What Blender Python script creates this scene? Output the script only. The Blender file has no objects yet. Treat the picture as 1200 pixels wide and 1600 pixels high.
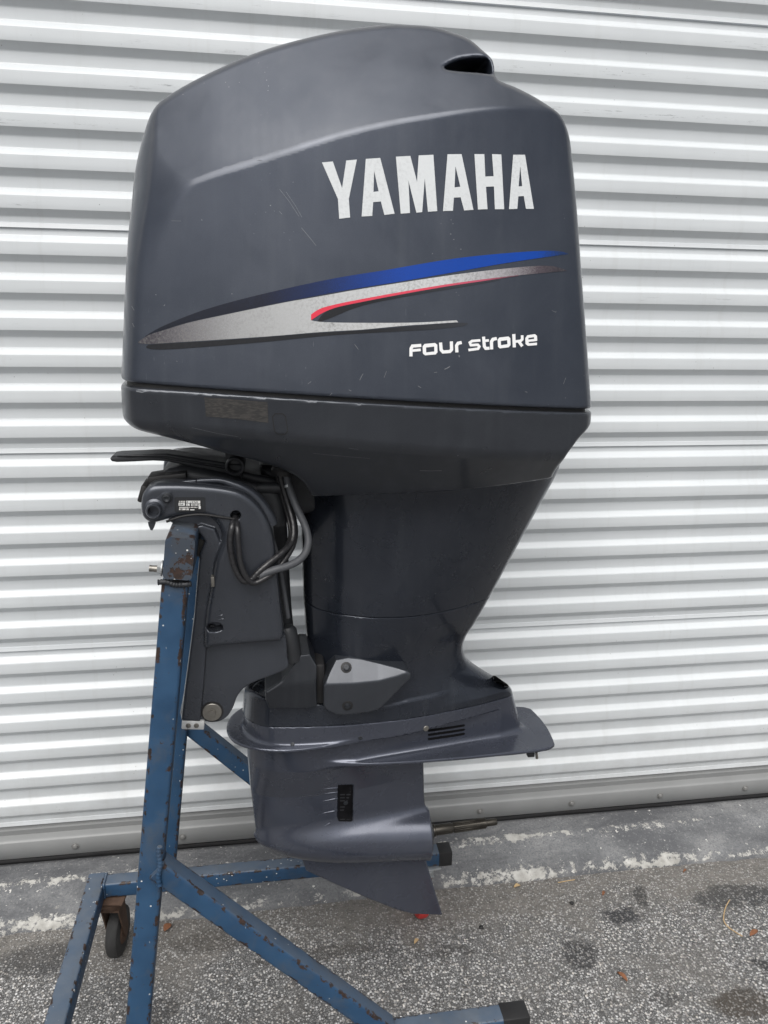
import bpy, bmesh, math, random
import numpy as np
from mathutils import Vector, Matrix
from mathutils.bvhtree import BVHTree

random.seed(7)
rng = np.random.default_rng(7)
scene = bpy.context.scene
col = scene.collection

# ------------------------------------------------------------------ camera
H = 1.60                                   # camera height above the asphalt
FPX = 1202.0                               # focal length in pixels of the 1200 x 1600 photograph
PITCH, YAW, ROLL = math.radians(14.77), math.radians(9.06), math.radians(0.913)
_f = np.array([math.sin(YAW)*math.cos(PITCH), math.cos(YAW)*math.cos(PITCH), -math.sin(PITCH)])
_r = np.array([math.cos(YAW), -math.sin(YAW), 0.0])
_u = np.cross(_r, _f)
CR = math.cos(ROLL)*_r + math.sin(ROLL)*_u
CU = -math.sin(ROLL)*_r + math.cos(ROLL)*_u
CF = _f
CAM = np.array([0.0, 0.0, H])
cam_data = bpy.data.cameras.new('camera')
cam_data.sensor_fit = 'VERTICAL'
cam_data.sensor_height = 36.0
cam_data.lens = 36.0*FPX/1600.0
cam_data.clip_start = 0.02
cam_data.clip_end = 3000
cam = bpy.data.objects.new('camera', cam_data)
cam.matrix_world = Matrix(((CR[0], CU[0], -CF[0], CAM[0]), (CR[1], CU[1], -CF[1], CAM[1]),
                           (CR[2], CU[2], -CF[2], CAM[2]), (0, 0, 0, 1)))
col.objects.link(cam)
scene.camera = cam

# ------------------------------------------------------------------ sky, sun, exposure
SUN_EL, SUN_AZ = math.radians(55), math.radians(195)      # azimuth: from +Y clockwise
world = bpy.data.worlds.new('World')
scene.world = world
world.use_nodes = True
wn, wl = world.node_tree.nodes, world.node_tree.links
wn.clear()
sky = wn.new('ShaderNodeTexSky')
sky.sky_type = 'NISHITA'
sky.sun_disc = False
sky.sun_elevation = SUN_EL
sky.sun_rotation = SUN_AZ
sky.air_density = 1.0
sky.dust_density = 4.0
sky.ozone_density = 1.0
hs = wn.new('ShaderNodeHueSaturation')
hs.inputs['Saturation'].default_value = 0.30               # overcast: a nearly white sky
bg = wn.new('ShaderNodeBackground')
bg.inputs['Strength'].default_value = 0.05
wo = wn.new('ShaderNodeOutputWorld')
wl.new(sky.outputs['Color'], hs.inputs['Color'])
wl.new(hs.outputs['Color'], bg.inputs['Color'])
wl.new(bg.outputs['Background'], wo.inputs['Surface'])
sun_data = bpy.data.lights.new('sun', 'SUN')
sun_data.energy = 1.5
sun_data.angle = math.radians(60)
sun_data.color = (1.0, 0.97, 0.93)
sun = bpy.data.objects.new('sun', sun_data)
sd = Vector((math.sin(SUN_AZ)*math.cos(SUN_EL), math.cos(SUN_AZ)*math.cos(SUN_EL), math.sin(SUN_EL)))
sun.rotation_euler = sd.to_track_quat('Z', 'Y').to_euler()
sun.location = (0, -3, 6)
col.objects.link(sun)
scene.view_settings.view_transform = 'Standard'
scene.view_settings.look = 'None'
scene.view_settings.exposure = 1.12
scene.view_settings.gamma = 1.0
scene.view_settings.use_curve_mapping = False


# ------------------------------------------------------------------ pixel to place
def ray(px, py):
    d = CF*FPX + CR*(px-600.0) - CU*(py-800.0)
    return d/d[1]


def P(px, py, Y):
    """the point at depth Y (metres towards the door) seen at a pixel of the photograph"""
    d = ray(px, py)
    return np.array([d[0]*Y, Y, H+d[2]*Y])


def XZ(px, py, Y):
    p = P(px, py, Y)
    return p[0], p[2]


def ground_point(px, py, z=0.0):
    d = ray(px, py)
    s = (z-H)/d[2]
    return np.array([d[0]*s, s, z])


# ------------------------------------------------------------------ node helpers
class Mat:
    def __init__(self, name):
        self.m = bpy.data.materials.new(name)
        self.m.use_nodes = True
        self.n = self.m.node_tree.nodes
        self.l = self.m.node_tree.links
        self.b = self.n['Principled BSDF']
        self.tc = self.n.new('ShaderNodeTexCoord')

    def put(self, sock, v):
        s = self.b.inputs[sock] if isinstance(sock, str) else sock
        if hasattr(v, 'is_output') or isinstance(v, bpy.types.NodeSocket):
            self.l.new(v, s)
        else:
            if isinstance(v, (tuple, list)) and len(v) == 3:
                v = (*v, 1.0)
            s.default_value = v

    def coord(self, scale=(1, 1, 1), loc=(0, 0, 0), rot=(0, 0, 0), kind='Object'):
        mp = self.n.new('ShaderNodeMapping')
        mp.inputs['Scale'].default_value = scale
        mp.inputs['Location'].default_value = loc
        mp.inputs['Rotation'].default_value = rot
        self.l.new(self.tc.outputs[kind], mp.inputs['Vector'])
        return mp.outputs['Vector']

    def noise(self, scale, detail=3, rough=0.55, vec=None, dist=0.0):
        t = self.n.new('ShaderNodeTexNoise')
        t.inputs['Scale'].default_value = scale
        t.inputs['Detail'].default_value = detail
        t.inputs['Roughness'].default_value = rough
        t.inputs['Distortion'].default_value = dist
        self.l.new(vec if vec is not None else self.tc.outputs['Object'], t.inputs['Vector'])
        return t.outputs['Fac']

    def voronoi(self, scale, out='Distance', vec=None, feature='F1', rand=1.0):
        t = self.n.new('ShaderNodeTexVoronoi')
        t.feature = feature
        t.inputs['Scale'].default_value = scale
        t.inputs['Randomness'].default_value = rand
        self.l.new(vec if vec is not None else self.tc.outputs['Object'], t.inputs['Vector'])
        return t.outputs[out]

    def ramp(self, fac, stops, interp='LINEAR'):
        r = self.n.new('ShaderNodeValToRGB')
        r.color_ramp.interpolation = interp
        e = r.color_ramp.elements
        while len(e) < len(stops):
            e.new(0.5)
        for k, (p, c) in enumerate(stops):
            e[k].position = p
            if not isinstance(c, (tuple, list)):
                c = (c, c, c)
            e[k].color = (*c, 1) if len(c) == 3 else c
        self.l.new(fac, r.inputs['Fac'])
        return r.outputs['Color']

    def mix(self, fac, a, b, kind='MIX'):
        x = self.n.new('ShaderNodeMix')
        x.data_type = 'RGBA'
        x.blend_type = kind
        self.put(x.inputs[0], fac)
        self.put(x.inputs[6], a)
        self.put(x.inputs[7], b)
        return x.outputs[2]

    def math(self, op, a, b=0.0, c=0.0, clamp=False):
        x = self.n.new('ShaderNodeMath')
        x.operation = op
        x.use_clamp = clamp
        self.put(x.inputs[0], a)
        self.put(x.inputs[1], b)
        self.put(x.inputs[2], c)
        return x.outputs[0]

    def attr(self, name, out='Fac'):
        a = self.n.new('ShaderNodeAttribute')
        a.attribute_name = name
        return a.outputs[out]

    def sep(self, axis, kind='Object', vec=None):
        s = self.n.new('ShaderNodeSeparateXYZ')
        self.l.new(vec if vec is not None else self.tc.outputs[kind], s.inputs[0])
        return s.outputs[axis]

    def bump(self, height, strength=0.3, dist=0.002, normal=None):
        b = self.n.new('ShaderNodeBump')
        b.inputs['Strength'].default_value = strength
        b.inputs['Distance'].default_value = dist
        self.l.new(height, b.inputs['Height'])
        if normal is not None:
            self.l.new(normal, b.inputs['Normal'])
        self.l.new(b.outputs['Normal'], self.b.inputs['Normal'])
        return b.outputs['Normal']


def plain(name, color, rough=0.5, metal=0.0, nscale=60, namt=0.25, bump=0.0, spec=0.5):
    M = Mat(name)
    n = M.noise(nscale, 4)
    dark = tuple(c*(1-namt) for c in color)
    lite = tuple(min(1, c*(1+namt)) for c in color)
    M.put('Base Color', M.mix(n, dark, lite))
    M.put('Roughness', M.ramp(M.noise(nscale*0.4, 3), [(0.3, max(0.03, rough-0.08)), (0.7, min(1, rough+0.1))]))
    M.put('Metallic', metal)
    M.put('Specular IOR Level', spec)
    if bump:
        M.bump(n, bump, 0.001)
    return M.m


def engine_paint(name, color, rough, haze_amt, scratch=True, coat=0.45, coat_rough=0.07, chalk_light=0.12):
    """aged metallic grey-blue engine enamel: chalky haze, fine flake, nicks, upward faces painted brighter"""
    M = Mat(name)
    flake = M.noise(2200, 1, 0.5)
    base = M.mix(M.ramp(flake, [(0.35, 0.0), (0.75, 1.0)]), tuple(c*0.82 for c in color), tuple(c*1.25 for c in color))
    big = M.noise(5.5, 5, 0.6, dist=0.6)
    hz = M.math('MULTIPLY', M.ramp(big, [(0.35, 0.0), (0.72, 1.0)]), haze_amt)
    base = M.mix(hz, base, (0.17, 0.185, 0.215))
    # rain marks running down
    drip = M.noise(9, 3, 0.5, M.coord((5.0, 5.0, 0.35)))
    base = M.mix(M.math('MULTIPLY', M.ramp(drip, [(0.52, 0.0), (0.75, 1.0)]), 0.11), base, (0.11, 0.12, 0.135))
    # chalky upward faces, with light painted into the colour to brighten the bevel
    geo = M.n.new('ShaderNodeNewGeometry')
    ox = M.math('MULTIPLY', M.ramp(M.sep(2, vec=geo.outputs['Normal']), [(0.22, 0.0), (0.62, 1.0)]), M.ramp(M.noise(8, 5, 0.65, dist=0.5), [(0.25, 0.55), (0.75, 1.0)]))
    base = M.mix(M.math('MULTIPLY', ox, chalk_light), base, (0.125, 0.135, 0.155))
    if scratch:
        specks = M.voronoi(95, 'Distance', feature='F1')
        gate = M.noise(7, 2)
        sp = M.math('MULTIPLY', M.ramp(specks, [(0.05, 1.0), (0.085, 0.0)]), M.ramp(gate, [(0.6, 0.0), (0.68, 1.0)]))
        base = M.mix(M.math('MULTIPLY', sp, 0.5), base, (0.42, 0.43, 0.44))
        for rot, g in (((0, 0.5, 0.2), 0.66), ((0.3, -1.0, 0.1), 0.70)):
            sv = M.noise(60, 2, 0.5, M.coord((14, 2.0, 0.9), rot=rot))
            sg = M.noise(4.2, 2, 0.5, M.coord((1, 1, 1), loc=(g*7, g*3, g)))
            s = M.math('MULTIPLY', M.ramp(sv, [(0.735, 0.0), (0.76, 1.0)]), M.ramp(sg, [(g-0.07, 0.0), (g, 1.0)]))
            base = M.mix(M.math('MULTIPLY', s, 0.4), base, (0.3, 0.32, 0.35))
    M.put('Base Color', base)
    M.put('Metallic', 0.55)
    M.put('Roughness', M.ramp(M.noise(14, 4, 0.6, dist=0.4), [(0.3, rough-0.06), (0.7, rough+0.09)]))
    M.put('Coat Weight', coat)
    M.put('Coat Roughness', M.ramp(M.noise(9, 5, 0.65), [(0.35, coat_rough), (0.7, coat_rough+0.13)]))
    M.bump(M.noise(180, 3, 0.5), 0.04, 0.001)
    return M.m


def blue_paint(name='blue_stand_paint', grimy=0.0):
    """blue brushed enamel on steel tube, chipped to rust along the edges, white overspray dots"""
    M = Mat(name)
    n1 = M.noise(16, 4, 0.6)
    base = M.ramp(n1, [(0.3, (0.013, 0.045, 0.098)), (0.7, (0.019, 0.064, 0.135))])
    grime = M.noise(11, 6, 0.7, dist=0.5)
    geo = M.n.new('ShaderNodeNewGeometry')
    up = M.math('MULTIPLY', M.ramp(M.sep(2, vec=geo.outputs['Normal']), [(0.45, 0.0), (0.85, 0.62)]), M.ramp(M.noise(22, 4, 0.6), [(0.3, 0.55), (0.7, 1.0)]))
    base = M.mix(up, base, (0.135, 0.145, 0.155))                 # dust settled on upward faces
    base = M.mix(M.ramp(grime, [(0.52-0.34*grimy, 0.0), (0.70-0.22*grimy, 0.50+0.45*grimy)]), base, (0.07-0.035*grimy, 0.076-0.04*grimy, 0.08-0.04*grimy))
    edge = M.attr('edge')
    chip = M.math('ADD', M.noise(52, 6, 0.68), M.math('MULTIPLY', M.math('POWER', edge, 7.0), 0.135))
    cm = M.ramp(chip, [(0.66, 0.0), (0.675, 1.0)])
    rust = M.ramp(M.noise(130, 3), [(0.35, (0.012, 0.010, 0.010)), (0.7, (0.045, 0.022, 0.014))])
    base = M.mix(cm, base, rust)
    dots = M.voronoi(70, 'Distance')
    dg = M.noise(6, 3)
    dm = M.math('MULTIPLY', M.ramp(dots, [(0.085, 1.0), (0.12, 0.0)]), M.ramp(dg, [(0.50, 0.0), (0.56, 1.0)]))
    wv = M.math('MULTIPLY', M.ramp(M.noise(85, 3, 0.6, M.coord((1, 1, 0.35))), [(0.70, 0.0), (0.72, 1.0)]), M.ramp(M.noise(5, 1, vec=M.coord(loc=(3.2, 1.1, 0.4))), [(0.58, 0.0), (0.62, 1.0)]))
    base = M.mix(M.math('MAXIMUM', dm, wv), base, (0.62, 0.63, 0.62))
    M.put('Base Color', base)
    M.put('Roughness', M.ramp(n1, [(0.3, 0.42), (0.7, 0.6)]))
    M.bump(M.math('MULTIPLY', M.math('SUBTRACT', 1.0, cm), 1.0), 0.5, 0.0008)
    return M.m


MT = {}


def door_paint():
    M = Mat('white_door_enamel')
    geo = M.n.new('ShaderNodeNewGeometry')
    W = geo.outputs['Position']                                   # the sheets share one mesh: vary them by where they hang

    def wc(scale, loc=(0, 0, 0)):
        mp = M.n.new('ShaderNodeMapping')
        mp.inputs['Scale'].default_value = scale
        mp.inputs['Location'].default_value = loc
        M.l.new(W, mp.inputs['Vector'])
        return mp.outputs['Vector']
    v = M.noise(2.2, 4, 0.6, wc((1, 1, 0.35)))
    base = M.ramp(v, [(0.3, (0.535, 0.565, 0.585)), (0.7, (0.600, 0.630, 0.650))])
    # soot lines lying on the ribs, stretched along the door, thickest high up
    soot = M.noise(44, 7, 0.8, wc((0.30, 1, 3.4)))
    gate = M.noise(2.3, 3, 0.6, wc((0.8, 1, 3.0), (1.7, 0, 0.6)))
    sm = M.math('MULTIPLY', M.ramp(soot, [(0.56, 0.0), (0.62, 1.0)]), M.ramp(gate, [(0.48, 0.0), (0.56, 1.0)]))
    sm = M.math('MULTIPLY', sm, M.ramp(M.attr('soot'), [(0.86, 0.0), (0.97, 1.0)]))
    high = M.ramp(M.math('MULTIPLY', M.sep(2, vec=W), 0.4), [(0.60, 0.08), (0.76, 1.0)])
    base = M.mix(M.math('MULTIPLY', M.math('MULTIPLY', sm, high), 0.75), base, (0.10, 0.11, 0.12))
    dots = M.voronoi(42, 'Distance', vec=W)
    dm = M.math('MULTIPLY', M.ramp(dots, [(0.035, 1.0), (0.06, 0.0)]), M.ramp(M.noise(4, 2, vec=W), [(0.5, 0.0), (0.56, 1.0)]))
    base = M.mix(M.math('MULTIPLY', dm, 0.7), base, (0.12, 0.12, 0.12))
    runs = M.noise(6, 5, 0.7, wc((5.0, 1, 0.35), (0.3, 0, 4)), dist=0.3)
    base = M.mix(M.ramp(runs, [(0.55, 0.0), (0.80, 0.22)]), base, (0.36, 0.36, 0.34))
    grime = M.noise(9, 6, 0.7, wc((1, 1, 1), (2, 0, 1)))
    low = M.ramp(M.sep(2, vec=W), [(0.10, 1.0), (0.55, 0.0)])
    base = M.mix(M.math('MULTIPLY', M.math('MULTIPLY', low, M.ramp(grime, [(0.35, 0.2), (0.7, 1.0)])), 0.45), base, (0.30, 0.295, 0.28))
    M.put('Base Color', base)
    M.put('Roughness', M.ramp(M.noise(20, 3, vec=W), [(0.3, 0.32), (0.7, 0.45)]))
    M.bump(M.noise(2.2, 3, 0.55, wc((1, 1, 2.2))), 0.16, 0.02)
    return M.m


def asphalt():
    M = Mat('asphalt_worn')
    warp = M.noise(40, 2)
    vd = M.voronoi(165, 'Distance')
    vc = M.voronoi(165, 'Color')
    vd2 = M.voronoi(340, 'Distance')
    vc2 = M.voronoi(340, 'Color')
    val = M.sep(0, vec=vc)
    hue = M.sep(2, vec=vc)
    val2 = M.sep(1, vec=vc2)
    wear = M.noise(3.2, 6, 0.66, dist=0.4)                       # silted and scoured patches
    dens = M.noise(7.0, 4, 0.6, M.coord(loc=(1.3, 8.2, 0)))
    stone = M.ramp(val, [(0.0, 0.09), (0.25, 0.21), (0.55, 0.40), (0.85, 0.58), (1.0, 0.72)])
    stone = M.mix(M.ramp(hue, [(0.6, 0.0), (1.0, 0.5)]), stone, M.mix(1.0, stone, (1.0, 0.90, 0.78), 'MULTIPLY'))
    stone2 = M.ramp(val2, [(0.0, 0.10), (0.5, 0.25), (1.0, 0.52)])
    binder = M.ramp(warp, [(0.3, 0.075), (0.7, 0.14)])
    size = M.math('MULTIPLY', M.math('SUBTRACT', dens, 0.5), 0.30)
    m1 = M.ramp(M.math('SUBTRACT', vd, size), [(0.42, 1.0), (0.54, 0.0)])
    m2 = M.ramp(vd2, [(0.36, 1.0), (0.50, 0.0)])
    base = M.mix(m2, binder, stone2)
    base = M.mix(m1, base, stone)
    dust = M.ramp(M.noise(38, 6, 0.7), [(0.3, (0.14, 0.132, 0.12)), (0.7, (0.25, 0.236, 0.218))])
    yy = M.sep(1)
    strip = M.ramp(M.math('ADD', M.math('SUBTRACT', yy, 1.585), M.math('MULTIPLY', M.math('SUBTRACT', wear, 0.5), 0.65)), [(0.0, 0.0), (0.13, 1.0)])
    base = M.mix(M.math('MULTIPLY', strip, M.ramp(m1, [(0.0, 0.80), (1.0, 0.50)])), base, dust)
    base = M.mix(M.ramp(wear, [(0.52, 0.0), (0.64, 0.40)]), base, dust)
    # oil and tar blots, each with its own ragged shape
    rag = M.n.new('ShaderNodeTexNoise')
    rag.inputs['Scale'].default_value = 17
    rag.inputs['Detail'].default_value = 6
    rag.inputs['Roughness'].default_value = 0.7
    M.l.new(M.tc.outputs['Object'], rag.inputs['Vector'])
    off = M.n.new('ShaderNodeVectorMath')
    off.operation = 'MULTIPLY_ADD'
    M.l.new(rag.outputs['Color'], off.inputs[0])
    off.inputs[1].default_value = (0.10, 0.10, 0)
    off.inputs[2].default_value = (-0.05, -0.05, 0)
    mv = M.n.new('ShaderNodeVectorMath')
    M.l.new(M.tc.outputs['Object'], mv.inputs[0])
    M.l.new(off.outputs[0], mv.inputs[1])
    for (bx, by, rx, ry, col_, amt) in BLOTS:
        mp = M.n.new('ShaderNodeMapping')
        mp.inputs['Scale'].default_value = (1/rx, 1/ry, 0)
        mp.inputs['Location'].default_value = (-bx/rx, -by/ry, 0)
        M.l.new(mv.outputs[0], mp.inputs['Vector'])
        ln = M.n.new('ShaderNodeVectorMath')
        ln.operation = 'LENGTH'
        M.l.new(mp.outputs[0], ln.inputs[0])
        base = M.mix(M.math('MULTIPLY', M.ramp(ln.outputs['Value'], [(0.72, amt), (1.0, 0.0)]), M.ramp(m1, [(0.0, 1.0), (1.0, 0.72)])), base, col_)
    M.put('Base Color', base)
    M.put('Roughness', M.ramp(wear, [(0.3, 0.95), (0.7, 0.8)]))
    M.put('Specular IOR Level', 0.25)
    hgt = M.math('ADD', M.math('MULTIPLY', m1, 0.7), M.math('MULTIPLY', m2, 0.35))
    M.bump(hgt, 1.0, 0.0045)
    return M.m


BLOTS = []
for _px, _py, _rx, _ry, _c, _a in ((972, 1433, 0.055, 0.035, (0.045, 0.046, 0.05), 0.9), (1000, 1400, 0.022, 0.05, (0.05, 0.05, 0.05), 0.8), (905, 1490, 0.06, 0.05, (0.04, 0.04, 0.042), 0.75),
                                   (1150, 1400, 0.15, 0.05, (0.04, 0.042, 0.045), 0.7), (1165, 1570, 0.09, 0.05, (0.055, 0.045, 0.035), 0.75), (1185, 1505, 0.03, 0.02, (0.04, 0.04, 0.042), 0.8),
                                   (60, 1500, 0.12, 0.06, (0.04, 0.041, 0.044), 0.6), (330, 1470, 0.12, 0.04, (0.06, 0.055, 0.05), 0.5), (500, 1490, 0.2, 0.022, (0.07, 0.065, 0.06), 0.5), (700, 1487, 0.10, 0.015, (0.05, 0.048, 0.046), 0.5),
                                   (1040, 1560, 0.04, 0.03, (0.05, 0.05, 0.05), 0.5), (250, 1580, 0.05, 0.04, (0.04, 0.04, 0.042), 0.5)):
    _g = ground_point(_px, _py)
    BLOTS.append((_g[0], _g[1], _rx, _ry, _c, _a))


def concrete():
    M = Mat('sill_concrete')
    n = M.noise(9, 6, 0.65)
    base = M.ramp(n, [(0.3, (0.13, 0.135, 0.142)), (0.55, (0.20, 0.205, 0.21)), (0.75, (0.28, 0.28, 0.278))])
    dirt = M.noise(3.0, 5, 0.65, M.coord((1, 2.5, 1)), dist=0.4)
    base = M.mix(M.ramp(dirt, [(0.40, 0.85), (0.60, 0.0)]), base, (0.085, 0.088, 0.095))
    grain = M.noise(190, 4, 0.7)
    base = M.mix(M.ramp(grain, [(0.38, 0.55), (0.52, 0.0)]), base, (0.075, 0.078, 0.085))
    base = M.mix(M.ramp(M.noise(120, 5, 0.7, M.coord(loc=(5, 1, 2))), [(0.56, 0.0), (0.70, 0.55)]), base, (0.33, 0.33, 0.325))
    # white paint left on the nose and the toe of the sill, flaked
    edge = M.attr('edge')
    gate = M.noise(2.1, 4, 0.6, M.coord((1, 0.4, 1), loc=(7.3, 0, 0)))
    fl = M.math('ADD', M.math('MULTIPLY', M.noise(34, 9, 0.80), 0.66), M.math('ADD', M.math('MULTIPLY', edge, 0.17), M.math('MULTIPLY', gate, 0.36)))
    pm = M.ramp(fl, [(0.672, 0.0), (0.686, 0.95)])
    pcol = M.ramp(M.noise(40, 4), [(0.3, (0.30, 0.295, 0.275)), (0.7, (0.52, 0.515, 0.49))])
    base = M.mix(pm, base, pcol)
    sp = M.ramp(M.noise(55, 5, 0.65, M.coord(loc=(2, 5, 1))), [(0.66, 0.0), (0.675, 0.9)])
    base = M.mix(sp, base, (0.62, 0.61, 0.58))
    M.put('Base Color', base)
    M.put('Roughness', 0.88)
    M.put('Specular IOR Level', 0.3)
    M.bump(M.math('ADD', M.noise(140, 5, 0.65), M.math('MULTIPLY', pm, 0.5)), 0.55, 0.0025)
    return M.m


def decal(name, stops, axis=0, lo=0.0, hi=1.0, rough=0.4, metal=0.0, worn=0.5, halftone=True, worncol=(0.30, 0.31, 0.30), spec=0.3):
    """printed vinyl: colour runs along the strip (position lo..hi of its own length), worn in flecks"""
    M = Mat(name)
    u = M.sep(axis, kind='Object')
    t = M.math('DIVIDE', M.math('SUBTRACT', u, lo), hi-lo, clamp=True)
    if halftone:
        t = M.math('ADD', t, M.math('MULTIPLY', M.math('SUBTRACT', M.noise(650, 1), 0.5), 0.10))
    base = M.ramp(t, stops)
    f = M.noise(240, 4, 0.7)
    g = M.noise(14, 3, 0.6)
    base = M.mix(M.math('MULTIPLY', M.math('MULTIPLY', M.ramp(f, [(0.46, 0.0), (0.70, 1.0)]), M.ramp(g, [(0.35, 0.2), (0.65, 1.0)])), worn), base, worncol)
    M.put('Base Color', base)
    M.put('Roughness', rough)
    M.put('Metallic', metal)
    M.put('Specular IOR Level', spec)
    return M.m


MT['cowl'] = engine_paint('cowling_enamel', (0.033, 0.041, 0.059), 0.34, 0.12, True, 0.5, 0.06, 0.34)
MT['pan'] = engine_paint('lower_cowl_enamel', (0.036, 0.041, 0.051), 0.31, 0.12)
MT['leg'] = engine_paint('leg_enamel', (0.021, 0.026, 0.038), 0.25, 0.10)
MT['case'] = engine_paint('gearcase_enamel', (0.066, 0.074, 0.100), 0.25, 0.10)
MT['brk'] = engine_paint('bracket_enamel', (0.047, 0.053, 0.066), 0.30, 0.13)
MT['cover'] = engine_paint('mount_cover_enamel', (0.040, 0.045, 0.055), 0.36, 0.10, False)
MT['cover_shaded'] = engine_paint('shaded_mount_cover_enamel', (0.018, 0.021, 0.027), 0.42, 0.05, False)  # cover enamel darkened: the front cover's shade is put into the colour
MT['black'] = plain('black_rubber', (0.012, 0.012, 0.013), 0.55)
MT['dkmetal'] = plain('dark_grimy_metal', (0.028, 0.030, 0.034), 0.5, 0.3, bump=0.2)
MT['void'] = plain('opening_black', (0.006, 0.006, 0.007), 0.9, spec=0.1)
MT['hose'] = plain('grey_rubber_hose', (0.062, 0.066, 0.074), 0.55, nscale=90, namt=0.35, bump=0.2)
MT['wire'] = plain('black_loom_tape', (0.018, 0.018, 0.020), 0.34, nscale=120, namt=0.3, bump=0.5)
MT['bolt'] = plain('dull_bolt_steel', (0.23, 0.22, 0.20), 0.38, 0.75, nscale=90)
MT['bolt_dark'] = plain('painted_bolt_head', (0.022, 0.025, 0.030), 0.45, 0.3)
MT['shaft'] = plain('greasy_shaft_steel', (0.050, 0.046, 0.040), 0.38, 0.8, nscale=60, namt=0.6, bump=0.3)
MT['zinc'] = plain('sacrificial_zinc', (0.52, 0.53, 0.53), 0.6, 0.35, nscale=45, namt=0.5, bump=0.6)
MT['blue'] = blue_paint()
MT['blue_scuffed'] = blue_paint('scuffed_transom_paint', 0.6)
MT['tyre'] = plain('worn_black_tyre', (0.032, 0.032, 0.032), 0.75, nscale=45, namt=0.6, bump=0.4)
MT['rust'] = plain('rusty_steel', (0.085, 0.052, 0.036), 0.75, 0.35, nscale=50, namt=0.5, bump=0.5)
MT['galv'] = plain('galvanised_steel', (0.42, 0.44, 0.45), 0.42, 0.7, nscale=40, namt=0.25)
MT['red'] = plain('red_caster_plastic', (0.50, 0.035, 0.03), 0.45)
MT['door'] = door_paint()
MT['bar'] = plain('bottom_bar_grey', (0.215, 0.221, 0.222), 0.45, 0.0, nscale=9, namt=0.14)
MT['rivet'] = plain('zinc_bolt', (0.22, 0.22, 0.215), 0.45, 0.4)
MT['asphalt'] = asphalt()
MT['concrete'] = concrete()
MT['stucco'] = plain('painted_stucco', (0.62, 0.62, 0.60), 0.85, nscale=70, namt=0.12, bump=0.6)
MT['leafbrown'] = plain('dry_leaf_brown', (0.20, 0.085, 0.04), 0.7, nscale=90, namt=0.4)
MT['straw'] = plain('dry_straw', (0.46, 0.33, 0.18), 0.75, nscale=90, namt=0.3)
MT['label_dark'] = None


# ------------------------------------------------------------------ mesh helpers
def link(name, me, mat, parent=None, kind=None):
    o = bpy.data.objects.new(name, me)
    col.objects.link(o)
    if mat is not None and not me.materials:
        me.materials.append(mat)
    if parent is not None:
        o.parent = parent
        o.matrix_parent_inverse = Matrix.Identity(4)
    if kind:
        o['kind'] = kind
    return o


def origin_of(parent):
    v = Vector((0, 0, 0))
    while parent is not None:
        v += parent.location
        parent = parent.parent
    return v


def build(name, verts, faces, mat, parent=None, smooth=False, normals=None, kind=None, edge=None, edge_name='edge'):
    """world-space vertices -> one mesh object, stored relative to its parent"""
    v = np.asarray(verts, dtype=np.float64)
    off = np.array(origin_of(parent))
    me = bpy.data.meshes.new(name)
    if isinstance(faces, np.ndarray):
        n = len(faces)
        me.vertices.add(len(v))
        me.vertices.foreach_set('co', (v-off).astype(np.float32).ravel())
        me.loops.add(n*4)
        me.loops.foreach_set('vertex_index', faces.astype(np.int32).ravel())
        me.polygons.add(n)
        me.polygons.foreach_set('loop_start', np.arange(0, n*4, 4, dtype=np.int32))
        me.update(calc_edges=True)
        me.validate()
    else:
        me.from_pydata([tuple(a) for a in (v-off)], [], faces)
        me.update()
    if smooth:
        me.polygons.foreach_set('use_smooth', np.ones(len(me.polygons), dtype=bool))
    if normals is not None:
        me.normals_split_custom_set_from_vertices([tuple(a) for a in np.asarray(normals)])
    if edge is not None:
        at = me.attributes.new(edge_name, 'FLOAT', 'POINT')
        at.data.foreach_set('value', np.asarray(edge, dtype=np.float32))
    return link(name, me, mat, parent, kind)


def build_bm(name, bm, mat, parent=None, smooth=False, angle=None, kind=None):
    off = origin_of(parent)
    bmesh.ops.recalc_face_normals(bm, faces=bm.faces[:])
    bmesh.ops.translate(bm, verts=bm.verts[:], vec=-off)
    me = bpy.data.meshes.new(name)
    bm.to_mesh(me)
    bm.free()
    if smooth:
        me.polygons.foreach_set('use_smooth', np.ones(len(me.polygons), dtype=bool))
        if angle is not None:
            me.set_sharp_from_angle(angle=math.radians(angle))
    return link(name, me, mat, parent, kind)


def crspline(pts, n=8, closed=False):
    p = np.asarray(pts, dtype=float)
    m = len(p)
    out = []
    for i in range(m if closed else m-1):
        if closed:
            a, b, c, d = p[(i-1) % m], p[i], p[(i+1) % m], p[(i+2) % m]
        else:
            a, b, c, d = p[max(i-1, 0)], p[i], p[i+1], p[min(i+2, m-1)]
        for k in range(n):
            t = k/n
            out.append(0.5*((2*b)+(-a+c)*t+(2*a-5*b+4*c-d)*t*t+(-a+3*b-3*c+d)*t**3))
    if not closed:
        out.append(p[-1])
    return np.array(out)


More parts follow.
